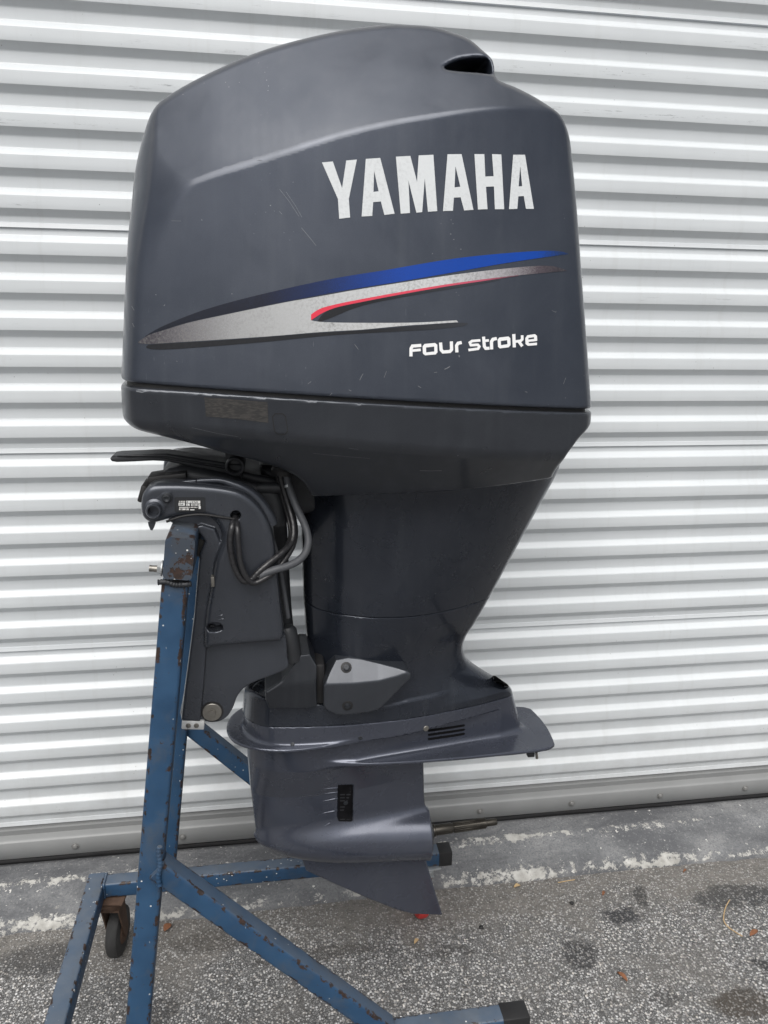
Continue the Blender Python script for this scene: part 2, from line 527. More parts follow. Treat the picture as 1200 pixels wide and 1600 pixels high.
def tube(name, path, radius, mat, parent=None, sides=12, smooth_n=8, caps=True, ripple=0.0):
    p = crspline(path, smooth_n) if smooth_n else np.asarray(path, float)
    n = len(p)
    rad = np.interp(np.linspace(0, 1, n), np.linspace(0, 1, len(np.atleast_1d(radius))), np.atleast_1d(radius))
    if ripple:
        rad = rad*(1+ripple*np.sin(np.arange(n)*2.1))
    tang = np.gradient(p, axis=0)
    tang /= np.linalg.norm(tang, axis=1)[:, None]+1e-12
    up = np.array([0.3, 0.2, 0.93])
    if abs(tang[0] @ up) > 0.9:
        up = np.array([1.0, 0.1, 0])
    nrm = np.cross(tang[0], up)
    nrm /= np.linalg.norm(nrm)
    V, Fc = [], []
    for i in range(n):
        nrm = nrm-tang[i]*(nrm @ tang[i])
        nrm /= np.linalg.norm(nrm)
        bi = np.cross(tang[i], nrm)
        for k in range(sides):
            a = 2*math.pi*k/sides
            V.append(p[i]+rad[i]*(math.cos(a)*nrm+math.sin(a)*bi))
    for i in range(n-1):
        for k in range(sides):
            k2 = (k+1) % sides
            Fc.append((i*sides+k, i*sides+k2, (i+1)*sides+k2, (i+1)*sides+k))
    if caps:
        Fc.append(tuple(range(sides))[::-1])
        Fc.append(tuple((n-1)*sides+k for k in range(sides)))
    o = build(name, V, Fc, mat, parent, smooth=True)
    o.data.set_sharp_from_angle(angle=math.radians(50))
    return o


def lathe(name, prof, center, axis, mat, parent=None, seg=32, angle=35):
    """prof: (distance along axis, radius)"""
    ax = np.asarray(axis, float)
    ax /= np.linalg.norm(ax)
    h = np.array([0, 0, 1.0]) if abs(ax[2]) < 0.9 else np.array([1.0, 0, 0])
    e1 = np.cross(ax, h)
    e1 /= np.linalg.norm(e1)
    e2 = np.cross(ax, e1)
    c = np.asarray(center, float)
    V, Fc = [], []
    for s, r in prof:
        for k in range(seg):
            a = 2*math.pi*k/seg
            V.append(c+ax*s+max(r, 1e-5)*(math.cos(a)*e1+math.sin(a)*e2))
    for i in range(len(prof)-1):
        for k in range(seg):
            k2 = (k+1) % seg
            Fc.append((i*seg+k, i*seg+k2, (i+1)*seg+k2, (i+1)*seg+k))
    Fc.append(tuple(range(seg))[::-1])
    Fc.append(tuple((len(prof)-1)*seg+k for k in range(seg)))
    o = build(name, V, Fc, mat, parent, smooth=True)
    o.data.set_sharp_from_angle(angle=math.radians(angle))
    return o


def hexbolt(name, center, axis, r, h, mat, parent, washer=True):
    ax = np.asarray(axis, float)
    ax /= np.linalg.norm(ax)
    bm = bmesh.new()
    rot = Vector(ax).to_track_quat('Z', 'Y').to_matrix().to_4x4()
    M = Matrix.Translation(Vector(np.asarray(center)+ax*h*0.5)) @ rot
    bmesh.ops.create_cone(bm, cap_ends=True, segments=6, radius1=r, radius2=r*0.93, depth=h, matrix=M)
    if washer:
        M = Matrix.Translation(Vector(np.asarray(center)+ax*h*0.12)) @ rot
        bmesh.ops.create_cone(bm, cap_ends=True, segments=20, radius1=r*1.35, radius2=r*1.3, depth=h*0.25, matrix=M)
    return build_bm(name, bm, mat, parent)


def box_bm(bm, size, center, rot=None, bevel=0.0, seg=2):
    M = Matrix.Translation(Vector(center)) @ (rot.to_4x4() if rot is not None else Matrix.Identity(4)) @ Matrix.Diagonal((*size, 1))
    r = bmesh.ops.create_cube(bm, size=1.0, matrix=M)
    if bevel:
        ed = list({e for v in r['verts'] for e in v.link_edges})
        bmesh.ops.bevel(bm, geom=ed, offset=bevel, segments=seg, profile=0.5, affect='EDGES')


def box(name, size, center, mat, parent=None, rot=None, bevel=0.003, seg=2, smooth=True):
    bm = bmesh.new()
    box_bm(bm, size, center, rot, bevel, seg)
    return build_bm(name, bm, mat, parent, smooth=smooth, angle=40)


def beam(name, p0, p1, w, h, mat, parent, side=(0, 1, 0), r=0.005, cut0=None, cut1=None):
    """square steel tube from p0 to p1; w across 'side', h across the other way; 'edge' is 1 on its corners"""
    p0, p1 = np.asarray(p0, float), np.asarray(p1, float)
    t = (p1-p0)/np.linalg.norm(p1-p0)
    s = np.asarray(side, float)
    s = s-t*(s @ t)
    s /= np.linalg.norm(s)
    n = np.cross(t, s)
    sec, eg = [], []
    for qx, qy, a0 in ((1, 1, 0), (-1, 1, 90), (-1, -1, 180), (1, -1, 270)):
        for a in (0, 30, 60, 90):
            an = math.radians(a0+a)
            sec.append(((w/2-r)*qx+r*math.cos(an), (h/2-r)*qy+r*math.sin(an)))
            eg.append(1.0)
        # middle of the next face
        nx = {(1, 1): (0, h/2), (-1, 1): (-w/2, 0), (-1, -1): (0, -h/2), (1, -1): (w/2, 0)}[(qx, qy)]
        sec.append(nx)
        eg.append(0.0)
    L = np.linalg.norm(p1-p0)
    m = max(2, int(L/0.05))
    V, Fc, E = [], [], []
    k = len(sec)
    for i in range(m+1):
        c = p0+t*L*i/m
        for (a, b), e in zip(sec, eg):
            V.append(c+s*a+n*b)
            E.append(e)
    for i in range(m):
        for q in range(k):
            q2 = (q+1) % k
            Fc.append((i*k+q, i*k+q2, (i+1)*k+q2, (i+1)*k+q))
    Fc.append(tuple(range(k))[::-1])
    Fc.append(tuple(m*k+q for q in range(k)))
    o = build(name, V, Fc, mat, parent, smooth=True, edge=E)
    o.data.set_sharp_from_angle(angle=math.radians(50))
    return o


# ------------------------------------------------------------------ implicit surfaces
def smax(a, b, k):
    h = np.maximum(k-np.abs(a-b), 0)/np.maximum(k, 1e-6)
    return np.maximum(a, b)+h*h*k*0.25


def smin(a, b, k):
    return -smax(-a, -b, k)


class Grid:
    def __init__(self, x0, x1, y0, y1, z0, z1, h):
        self.h = h
        self.o = np.array([x0, y0, z0])
        self.x = np.arange(x0, x1+h, h, dtype=np.float32)
        self.y = np.arange(y0, y1+h, h, dtype=np.float32)
        self.z = np.arange(z0, z1+h, h, dtype=np.float32)
        self.X = self.x[:, None, None]
        self.Y = self.y[None, :, None]
        self.Z = self.z[None, None, :]


def poly_sdf(pts, U, V):
    p = np.asarray(pts, dtype=np.float32)
    U, V = np.broadcast_arrays(U, V)
    d = np.full(U.shape, 1e9, np.float32)
    s = np.ones(U.shape, np.float32)
    n = len(p)
    for i in range(n):
        a, b = p[i], p[(i-1) % n]
        e = b-a
        L = float(e @ e)
        if L < 1e-14:
            continue
        wu, wv = U-a[0], V-a[1]
        t = np.clip((wu*e[0]+wv*e[1])/L, 0, 1)
        d = np.minimum(d, (wu-e[0]*t)**2+(wv-e[1]*t)**2)
        c1, c2, c3 = V >= a[1], V < b[1], e[0]*wv > e[1]*wu
        s = np.where((c1 & c2 & c3) | (~c1 & ~c2 & ~c3), -s, s)
    return s*np.sqrt(d)


class Tab:
    """distance to a closed outline, tabulated finely and looked up bilinearly"""
    def __init__(self, pts, pad=0.05, h=0.0016):
        p = np.asarray(pts, float)
        self.h = h
        self.u0, self.v0 = p[:, 0].min()-pad, p[:, 1].min()-pad
        u = np.arange(self.u0, p[:, 0].max()+pad+h, h, dtype=np.float32)
        v = np.arange(self.v0, p[:, 1].max()+pad+h, h, dtype=np.float32)
        self.T = poly_sdf(p, u[:, None], v[None, :])

    def __call__(self, U, V):
        q = np.clip((U-self.u0)/self.h, 0, self.T.shape[0]-1.001)
        r = np.clip((V-self.v0)/self.h, 0, self.T.shape[1]-1.001)
        q, r = np.broadcast_arrays(q, r)
        i, j = q.astype(np.int32), r.astype(np.int32)
        f, g = (q-i).astype(np.float32), (r-j).astype(np.float32)
        T = self.T
        return (T[i, j]*(1-f)+T[i+1, j]*f)*(1-g)+(T[i, j+1]*(1-f)+T[i+1, j+1]*f)*g


class Field:
    def __init__(self, fn):
        self.fn = fn

    def grad(self, p, e=0.0007):
        x, y, z = p[:, 0], p[:, 1], p[:, 2]
        G = 0
        for k in ((1, -1, -1), (-1, -1, 1), (-1, 1, -1), (1, 1, 1)):
            G = G+np.array(k)[None, :]*np.asarray(self.fn(x+e*k[0], y+e*k[1], z+e*k[2]))[:, None]
        return G/(4*e)


def polygonise(fn, g, newton=2):
    """surface nets on a grid, then every vertex is settled on the true surface and takes its true normal"""
    F = np.ascontiguousarray(np.broadcast_to(fn(g.X, g.Y, g.Z), (len(g.x), len(g.y), len(g.z))), dtype=np.float32).copy()
    for s in (0, -1):
        F[s, :, :] = np.maximum(F[s, :, :], 1e-4)
        F[:, s, :] = np.maximum(F[:, s, :], 1e-4)
        F[:, :, s] = np.maximum(F[:, :, s], 1e-4)
    neg = F < 0
    nx, ny, nz = F.shape
    cnt = np.zeros((nx-1, ny-1, nz-1), np.int8)
    for a in (0, 1):
        for b in (0, 1):
            for c in (0, 1):
                cnt += neg[a:nx-1+a, b:ny-1+b, c:nz-1+c]
    act = (cnt > 0) & (cnt < 8)
    I = np.argwhere(act)
    idx = -np.ones(act.shape, np.int64)
    idx[act] = np.arange(len(I))
    corner = {}
    for a in (0, 1):
        for b in (0, 1):
            for c in (0, 1):
                corner[a, b, c] = F[I[:, 0]+a, I[:, 1]+b, I[:, 2]+c]
    acc = np.zeros((len(I), 3))
    num = np.zeros(len(I))
    for (p, q) in [(p, q) for p in corner for q in corner if p < q and sum(abs(p[i]-q[i]) for i in range(3)) == 1]:
        fp, fq = corner[p], corner[q]
        m = (fp < 0) != (fq < 0)
        t = np.where(m, fp/np.where(m, fp-fq, 1), 0)
        pos = np.array(p)[None, :]+t[:, None]*(np.array(q)-np.array(p))[None, :]
        acc += np.where(m[:, None], pos, 0)
        num += m
    V = (I+acc/num[:, None])*g.h+g.o
    fld = Field(fn)
    for _ in range(newton):
        G = fld.grad(V)
        f = np.asarray(fn(V[:, 0], V[:, 1], V[:, 2]))
        st = (f/np.maximum((G*G).sum(1), 0.05))[:, None]*G
        ln = np.linalg.norm(st, axis=1)[:, None]
        V = V-st*np.minimum(1, 0.45*g.h/np.maximum(ln, 1e-9))
    G = fld.grad(V)
    N = G/np.maximum(np.linalg.norm(G, axis=1), 1e-9)[:, None]
    Q = []
    for ax in range(3):
        s0 = [slice(1, n-1) for n in F.shape]
        s0[ax] = slice(0, F.shape[ax]-1)
        s1 = list(s0)
        s1[ax] = slice(1, F.shape[ax])
        A, B = neg[tuple(s0)], neg[tuple(s1)]
        E = np.argwhere(A != B)
        base = np.array([1, 1, 1])
        base[ax] = 0
        flip = A[tuple(E.T)]
        E = E+base
        u, v = [(1, 2), (2, 0), (0, 1)][ax]
        du, dv = np.zeros(3, int), np.zeros(3, int)
        du[u] = 1
        dv[v] = 1
        q = np.stack([idx[tuple((E-du-dv).T)], idx[tuple((E-dv).T)], idx[tuple(E.T)], idx[tuple((E-du).T)]], 1)
        q[~flip] = q[~flip][:, ::-1]
        Q.append(q)
    Q = np.concatenate(Q)
    Q = Q[(Q >= 0).all(1)]
    return V, Q, N, fld


def solid(name, fn, g, mat, parent, keep=None):
    V, Q, N, fld = polygonise(fn, g)
    o = build(name, V, Q, mat, parent, smooth=True, normals=N)
    if keep is not None:
        keep['fld'] = fld
        keep['bvh'] = BVHTree.FromPolygons([Vector(a) for a in V], Q.tolist())
    return o


def cast(keep, px, py, lift=0.0):
    d = Vector(CF*FPX+CR*(px-600.0)-CU*(py-800.0)).normalized()
    hit, nrm, _, dist = keep['bvh'].ray_cast(Vector(CAM), d)
    if hit is None:
        return None
    h = np.array(hit)
    g = keep['fld'].grad(h[None, :])[0]
    n = g/np.linalg.norm(g)
    return h+n*lift, n


def decal_poly(name, outer, holes, keep, mat, parent, lift=0.0007, cuts=2):
    """a printed shape, its outline given on the photograph, laid on the real surface it is stuck to"""
    from mathutils.geometry import tessellate_polygon
    loops = [outer]+list(holes)
    flat = [p for lp in loops for p in lp]
    tris = tessellate_polygon([[Vector((p[0], p[1], 0)) for p in lp] for lp in loops])
    bm = bmesh.new()
    vs = [bm.verts.new((p[0], p[1], 0)) for p in flat]
    for t in tris:
        try:
            bm.faces.new([vs[i] for i in t])
        except ValueError:
            pass
    for _ in range(cuts):
        le = [e for e in bm.edges if e.calc_length() > 9]
        if le:
            bmesh.ops.subdivide_edges(bm, edges=le, cuts=1)
    bmesh.ops.triangulate(bm, faces=bm.faces[:])
    bm.verts.index_update()
    V, N = [], []
    for v in bm.verts:
        r = cast(keep, v.co.x, v.co.y, lift)
        if r is None:
            r = (P(v.co.x, v.co.y, 1.2), np.array([0, -1, 0]))
        V.append(r[0])
        N.append(r[1])
    fc = []
    for f in bm.faces:
        ids = [v.index for v in f.verts]
        n = np.cross(V[ids[1]]-V[ids[0]], V[ids[2]]-V[ids[0]])
        fc.append(ids if n @ N[ids[0]] > 0 else ids[::-1])
    bm.free()
    return build(name, V, fc, mat, parent, smooth=True, normals=N)


def resample(pl, n):
    pl = np.asarray(pl, float)
    s = np.r_[0, np.cumsum(np.linalg.norm(np.diff(pl, axis=0), axis=1))]
    t = np.linspace(0, s[-1], n)
    return np.stack([np.interp(t, s, pl[:, 0]), np.interp(t, s, pl[:, 1])], 1)


def decal_strip(name, upper, lower, keep, mat, parent, n=70, rows=3, lift=0.0007):
    a = resample(crspline(upper, 6), n)
    b = resample(crspline(lower, 6), n)
    V, N, fc = [], [], []
    for i in range(n):
        for j in range(rows+1):
            q = a[i]+(b[i]-a[i])*j/rows
            r, k_ = None, 0
            while r is None and k_ < 40:                 # an outline point just past the edge slides back onto the surface
                r = cast(keep, q[0]+(600-q[0])*0.004*k_, q[1], lift)
                k_ += 1
            V.append(r[0])
            N.append(r[1])
    m = rows+1
    for i in range(n-1):
        for j in range(rows):
            fc.append((i*m+j, i*m+j+1, (i+1)*m+j+1, (i+1)*m+j))
    return build(name, V, fc, mat, parent, smooth=True, normals=N)


def stroke_outline(pts, w):
    """thick polyline -> closed outline (for lettering)"""
    p = np.asarray(pts, float)
    L, R = [], []
    for i in range(len(p)):
        if i == 0:
            t = p[1]-p[0]
        elif i == len(p)-1:
            t = p[-1]-p[-2]
        else:
            a = (p[i]-p[i-1])/np.linalg.norm(p[i]-p[i-1])
            b = (p[i+1]-p[i])/np.linalg.norm(p[i+1]-p[i])
            t = a+b
        t = t/np.linalg.norm(t)
        n = np.array([-t[1], t[0]])
        k = 1.0
        if 0 < i < len(p)-1:
            k = 1/max(0.5, abs(float(n @ np.array([-(b[1]), b[0]]))))
        L.append(p[i]+n*w/2*k)
        R.append(p[i]-n*w/2*k)
    return [tuple(a) for a in L]+[tuple(a) for a in R[::-1]]


def empty(name, loc, label=None, cat=None, group=None):
    o = bpy.data.objects.new(name, None)
    o.empty_display_size = 0.1
    o.location = loc
    col.objects.link(o)
    if label:
        o['label'] = label
    if cat:
        o['category'] = cat
    if group:
        o['group'] = group
    return o


def tag(o, label, cat, group=None):
    o['label'] = label
    o['category'] = cat
    if group:
        o['group'] = group
    return o

# ================================================================== the setting
def ground_sheet():
    # one sheet to the horizon, finer near the camera
    xs = [-1500, -60, -8, -2, 0, 2, 8, 60, 1500]
    ys = [-1500, -60, -8, -2, 0, 1, 1.80]
    V = [(x, y, 0.0) for y in ys for x in xs]
    n = len(xs)
    Fc = [(j*n+i, j*n+i+1, (j+1)*n+i+1, (j+1)*n+i) for j in range(len(ys)-1) for i in range(n-1)]
    o = build('asphalt_ground', V, Fc, MT['asphalt'], kind='structure')
    return o


ground_sheet()

DOOR_Y = 2.0
DX0, DX1 = -2.6, 3.4


def sill():
    # profile towards the door (y, z, paint left on it)
    prof = [(1.792, -0.012, 0.4), (1.797, 0.012, 1.0), (1.812, 0.022, 0.95), (1.835, 0.028, 0.45), (1.87, 0.036, 0.05), (1.895, 0.043, 0.1),
            (1.908, 0.049, 0.75), (1.922, 0.054, 0.95), (1.936, 0.055, 0.55), (1.95, 0.055, 0.0), (2.20, 0.055, 0.0)]
    xs = np.arange(DX0-0.4, DX1+0.4, 0.02)
    V, E, Fc = [], [], []
    w1 = np.cumsum(rng.normal(0, 1, len(xs)))
    w1 = np.convolve(w1-np.linspace(w1[0], w1[-1], len(xs)), np.ones(9)/9, 'same')*0.0012
    ph = rng.uniform(0, 6, 8)
    for i, x in enumerate(xs):
        j1 = sum(math.sin(x*f+p)/f for f, p in zip((3, 7, 13, 29, 47, 71, 97, 131), ph))*0.02
        for k, (y, z, e) in enumerate(prof):
            dy = (j1+rng.normal(0, 0.0018))*(1.0 if k < 3 else 0.45 if k < 9 else 0)
            V.append((x, y+dy, z+(rng.normal(0, 0.0007) if 0 < k < 9 else 0)))
            E.append(e)
    m = len(prof)
    for i in range(len(xs)-1):
        for k in range(m-1):
            Fc.append((i*m+k, (i+1)*m+k, (i+1)*m+k+1, i*m+k+1))
    return build('concrete_sill', V, Fc, MT['concrete'], smooth=True, kind='structure', edge=E)


sill()

# ------------------------------------------------------------------ roll-up door
PNL = 0.5334
SEAM0 = H-0.3628                     # a seam seen behind the tilt lever
door = empty('roll_up_door', (0.4, DOOR_Y, 0.06), 'white corrugated steel roll-up door behind the outboard motor', 'door')


def rib_profile():
    """(z below seam, y behind the front face, soot) over one sheet, from its top seam down"""
    p = PNL/6.17
    a, b = 0.184*p, 0.0150
    z = 0.0
    pr = [(0.0, b+0.0015, 0.0), (0.17*p, b, 0.0)]
    z = 0.17*p
    for k in range(6):
        pr += [(z+a*0.12, b*0.94, 0.2), (z+a*0.90, b*0.06, 0.3), (z+a*1.06, 0.0, 0.55)]
        z += a
        pr += [(z+0.17*p, -0.0004, 1.0), (z+0.30*p, 0.0, 0.9), (z+0.335*p, b*0.03, 0.5)]
        z += 0.34*p
        pr += [(z+a*0.94, b*0.94, 0.3), (z+a*1.10, b, 0.05)]
        z += a
        if k < 5:
            pr += [(z+0.28*p, b, 0.0)]
            z += 0.292*p
    pr += [(z+0.15*p, b, 0.0), (z+0.165*p, b-0.0022, 0.0), (z+0.295*p-0.0012, b-0.0048, 0.1), (z+0.295*p-0.0006, b+0.0005, 0.0)]
    return pr


RP = rib_profile()
sheet_me = None
for k in range(-3, 2):
    ztop = SEAM0-PNL*k
    n = 60
    xs = np.linspace(DX0, DX1, n)
    if sheet_me is None:
        V, E, Fc = [], [], []
        for x in xs:
            for dz, dy, so in RP:
                V.append((x-door.location.x, dy, -dz))
                E.append(so)
        m = len(RP)
        for i in range(n-1):
            for q in range(m-1):
                Fc.append((i*m+q, i*m+q+1, (i+1)*m+q+1, (i+1)*m+q))
        sheet_me = bpy.data.meshes.new('curtain_sheet')
        sheet_me.from_pydata(V, [], Fc)
        sheet_me.polygons.foreach_set('use_smooth', np.ones(len(sheet_me.polygons), dtype=bool))
        sheet_me.set_sharp_from_angle(angle=math.radians(16))
        at = sheet_me.attributes.new('soot', 'FLOAT', 'POINT')
        at.data.foreach_set('value', np.asarray(E, dtype=np.float32))
        sheet_me.materials.append(MT['door'])
    o = bpy.data.objects.new('curtain_sheet', sheet_me)
    col.objects.link(o)
    o.parent = door
    o.location = (0, 0, ztop-door.location.z)

# bottom bar: a ledge and an angle whose face leans out at the foot
zb = SEAM0-PNL*2
bp = [(zb-0.0005, 0.018), (zb-0.012, 0.0165), (zb-0.014, 0.010), (zb-0.030, 0.0125), (zb-0.0335, -0.004), (zb-0.036, -0.0105), (zb-0.0395, -0.0125),
      (zb-0.0925, -0.0075), (zb-0.0945, -0.0055), (zb-0.095, 0.012)]
V, Fc = [], []
for x in np.linspace(DX0, DX1, 40):
    for z, dy in bp:
        V.append((x, DOOR_Y+dy, z))
m = len(bp)
for i in range(39):
    for q in range(m-1):
        Fc.append((i*m+q, i*m+q+1, (i+1)*m+q+1, (i+1)*m+q))
bar = build('bottom_bar', V, Fc, MT['bar'], door, smooth=True)
bar.data.set_sharp_from_angle(angle=math.radians(45))
V, Fc = [], []
prof = [(zb-0.0952, -0.004), (zb-0.0965, -0.0115), (zb-0.101, -0.012), (zb-0.103, 0.0), (zb-0.118, 0.0), (zb-0.118, 0.02)]
for x in np.linspace(DX0, DX1, 120):
    j = 0.0015*math.sin(x*9)+0.001*math.sin(x*23)
    for z, dy in prof:
        V.append((x, DOOR_Y+dy, max(z+j, 0.0535)))
m = len(prof)
for i in range(119):
    for q in range(m-1):
        Fc.append((i*m+q, i*m+q+1, (i+1)*m+q+1, (i+1)*m+q))
build('rubber_seal', V, Fc, MT['black'], door, smooth=False)
first = None
bx0 = P(1032, 1238, DOOR_Y-0.011)[0]
step = P(1165, 1228, DOOR_Y-0.011)[0]-bx0
for k in range(-24, 18):
    x = bx0+k*step
    if not DX0+0.05 < x < DX1-0.05:
        continue
    if first is None:
        first = lathe('bolt', [(0, 0.0105), (0.0022, 0.0105), (0.0026, 0.0078), (0.0058, 0.0068), (0.0074, 0.004), (0.0076, 0.0)],
                      (x, DOOR_Y-0.0098, zb-0.066), (0, -1, -0.09), MT['rivet'], bar, seg=16)
        fx = x
    else:
        c = first.copy()
        col.objects.link(c)
        c.parent = bar
        c.location = (x-fx, 0, 0)

# the building's own wall round the door, outside the picture
bw = empty('building_wall', (0.4, 2.1, 0.055), 'painted stucco wall round the white roll-up door', 'wall')
box('wall_side', (4.0, 0.2, 3.6), (DX0-2.005, 2.07, 1.8), MT['stucco'], bw, bevel=0.004)
box('wall_side', (4.0, 0.2, 3.6), (DX1+2.005, 2.07, 1.8), MT['stucco'], bw, bevel=0.004)
box('wall_head', (14.02, 0.2, 1.1), (0.4, 2.07, 4.152), MT['stucco'], bw, bevel=0.004)
box('wall_head', (6.0, 0.2, 0.9), (0.4, 2.13, 3.15), MT['stucco'], bw, bevel=0.004)

# ================================================================== the stand
YN, YF = 1.19, 1.685                    # near and far runner, metres from the camera
RT, RB = 0.232, 0.192                   # top and underside of the runners
RM = (RT+RB)/2
stand = empty('engine_stand', (0.05, 1.44, 0.0), 'blue chipped steel tube stand on casters carrying the outboard motor', 'engine stand')
bl = MT['blue']
xl = P(158, 1392, YF)[0]-0.01
xr_far = P(702, 1325, YF)[0]
xr_near = P(820, 1590, YN)[0]
beam('runner', (xl+0.02, YF, RM), (xr_far, YF, RM), 0.04, 0.04, bl, stand)
beam('runner', (xl+0.02, YN, RM), (xr_near, YN, RM), 0.04, 0.04, bl, stand)
beam('cross_member', (xl, YN-0.022, RM), (xl, YF+0.022, RM), 0.042, 0.044, bl, stand, side=(1, 0, 0))
for xe, yy, ln in ((xr_far, YF, 0.036), (xr_near, YN, 0.056)):
    box('end_cap', (ln, 0.0425, 0.0425), (xe+0.004-ln/2, yy, RM), MT['black'], stand, bevel=0.003)
pb = P(217, 1590, 1.19)
ptop = P(268, 990, 1.225)
dirp = (ptop-pb)/np.linalg.norm(ptop-pb)
base_near = pb+dirp*((RT-pb[2])/dirp[2])
top_near = pb+dirp*((P(280, 905, 1.23)[2]-pb[2])/dirp[2])
post = beam('post', base_near, top_near, 0.042, 0.042, bl, stand, side=(0, 1, 0))
mirror = lambda p: np.array([p[0], YN+YF-p[1], p[2]])
beam('post', mirror(base_near), mirror(top_near), 0.042, 0.042, bl, stand, side=(0, 1, 0))
# transom tube across the two posts
tc = (P(272, 827, 1.215)+P(250, 900, 1.215)+P(312, 900, 1.215)+P(318, 835, 1.215))/4
lean = dirp*1.0
lean[1] = 0
lean /= np.linalg.norm(lean)
sidev = np.array([lean[2], 0, -lean[0]])
tc = tc-sidev*0.007-lean*0.004
tr = beam('transom_tube', (tc[0], 1.20, tc[2]), (tc[0], YN+YF-1.20, tc[2]), 0.046, 0.070, MT['blue_scuffed'], stand, side=sidev, r=0.007)
# weld bead where post meets transom
wb = top_near+np.array([0, -0.001, 0.001])
tube('weld_bead', [wb+sidev*s*0.025+np.array([0, -0.022, 0.0])+lean*0.002*math.sin(k*2) for k, s in enumerate((-1.05, -0.5, 0, 0.5, 1.05))], 0.0045, MT['dkmetal'], post, sides=8, ripple=0.15)
# braces
for yy in (YN, YF):
    a = P(247, 1352, YN)
    b = P(612, 1612, YN)
    d = (b-a)/np.linalg.norm(b-a)
    e = a+d*((RT-0.004-a[2])/d[2])
    beam('brace', (a[0], yy, a[2]), (e[0], yy, e[2]), 0.038, 0.038, bl, stand)
wa = P(250, 1322, YN-0.021)
tube('weld_bead', [wa+np.array([0, -0.001, 0])+(P(248.5, 1384, YN-0.021)-wa)*t+np.array([0.0015*math.sin(t*40), 0, 0]) for t in np.linspace(0, 1, 9)], 0.0042, bl, stand, sides=8, smooth_n=4, ripple=0.22)
tube('weld_bead', [(xl+0.022, YF-0.0205, RB+0.002), (xl+0.0222, YF-0.0212, RM), (xl+0.022, YF-0.0205, RT-0.001), (xl+0.0222, YF, RT+0.0005), (xl+0.022, YF+0.02, RT)], 0.0032, bl, stand, sides=8, smooth_n=6, ripple=0.25)
# bolt through the transom
bc = P(247, 889, 1.245)
tube('stud', [bc+sidev*0.03, bc-sidev*0.014], 0.0055, MT['bolt'], stand, sides=14, smooth_n=10, ripple=0.06)
hexbolt('nut', P(254, 888, 1.245), -sidev, 0.010, 0.008, MT['galv'], stand)


def caster(x, y, swing, tyre, fork_mat, core, trail=0.022):
    c = empty('caster', (x, y, 0))
    c.parent = stand
    c.location = Vector((x, y, 0))-stand.location
    R = Matrix.Rotation(swing, 3, 'Z')
    ax = np.array(R @ Vector((1, 0, 0)))
    fw = np.array(R @ Vector((0, 1, 0)))
    o = np.array([x, y, 0.0])
    wc = o+fw*trail+np.array([0, 0, 0.062])
    box('top_plate', (0.075, 0.07, 0.006), o+np.array([0, 0, RB-0.0035]), fork_mat, c, rot=R, bevel=0.002)
    lathe('swivel', [(0, 0.026), (0.010, 0.031), (0.018, 0.031), (0.026, 0.024)], o+np.array([0, 0, RB-0.033]), (0, 0, 1), fork_mat, c, seg=20)
    for s in (-1, 1):
        bm = bmesh.new()
        prof = [(-0.022, RB-0.032), (0.026, RB-0.032), (0.034, 0.062), (0.022, 0.048), (0.010, 0.056)]
        lo = [bm.verts.new(Vector(o+fw*q+np.array([0, 0, z])+ax*s*0.019)) for q, z in prof]
        hi = [bm.verts.new(Vector(o+fw*q+np.array([0, 0, z])+ax*s*0.0225)) for q, z in prof]
        bm.faces.new(lo)
        bm.faces.new(hi[::-1])
        for i in range(5):
            bm.faces.new((lo[i], hi[i], hi[(i+1) % 5], lo[(i+1) % 5]))
        build_bm('fork', bm, fork_mat, c)
    box('fork_bridge', (0.046, 0.048, 0.005), o+np.array([0, 0, RB-0.034]), fork_mat, c, rot=R, bevel=0.0015)
    wh = lathe('wheel', [(-0.015, 0.030), (-0.0155, 0.050), (-0.013, 0.058), (-0.008, 0.0615), (0.008, 0.0615), (0.013, 0.058), (0.0155, 0.050), (0.015, 0.030)],
               wc, ax, tyre, c, seg=40)
    lathe('hub', [(-0.0185, 0.010), (-0.0185, 0.026), (-0.0152, 0.0305), (0.0152, 0.0305), (0.0185, 0.026), (0.0185, 0.010)], wc, ax, core, c, seg=28)
    hexbolt('axle_nut', wc-ax*0.023, -ax, 0.007, 0.006, MT['rust'], c, washer=False)
    return c


caster(P(176, 1410, YF)[0], YF-0.005, math.radians(-8), MT['tyre'], MT['rust'], MT['rust'])
caster(P(657, 1400, YF+0.03)[0], YF+0.004, math.radians(6), MT['red'], MT['galv'], MT['red'], 0.034)
caster(xl+0.03, YN, math.radians(12), MT['tyre'], MT['rust'], MT['rust'])
caster(xr_near-0.06, YN, math.radians(-30), MT['red'], MT['galv'], MT['red'])

# ================================================================== the outboard motor
YC = 1.45                                # its centre plane
motor = empty('outboard_motor', (0.2, YC, 0.26), 'dark grey-blue four-stroke outboard motor hung on the blue stand', 'outboard motor')
IP = np.interp


def z1(pts):
    """[(px, py, Y)] -> arrays z (ascending) and x, for interpolation of an edge against height"""
    q = np.array([XZ(*p) for p in pts])
    o = np.argsort(q[:, 1])
    return q[o, 1], q[o, 0]


def xcurve(pts):
    q = np.array([XZ(*p) for p in pts])
    o = np.argsort(q[:, 0])
    return q[o, 0], q[o, 1]


def smooth_curve(pts, n=10):
    """spline through (px, py, Y) points"""
    return [tuple(a) for a in crspline(pts, n)]


def ext(px_pts, Y, n=0):
    """outline on the photograph -> outline (x, z) at depth Y"""
    q = crspline(px_pts, n, True) if n else px_pts
    return [XZ(a, b, Y) for a, b in q]


def sstep(x, a, b):
    t = np.clip((x-a)/(b-a), 0, 1)
    return t*t*(3-2*t)


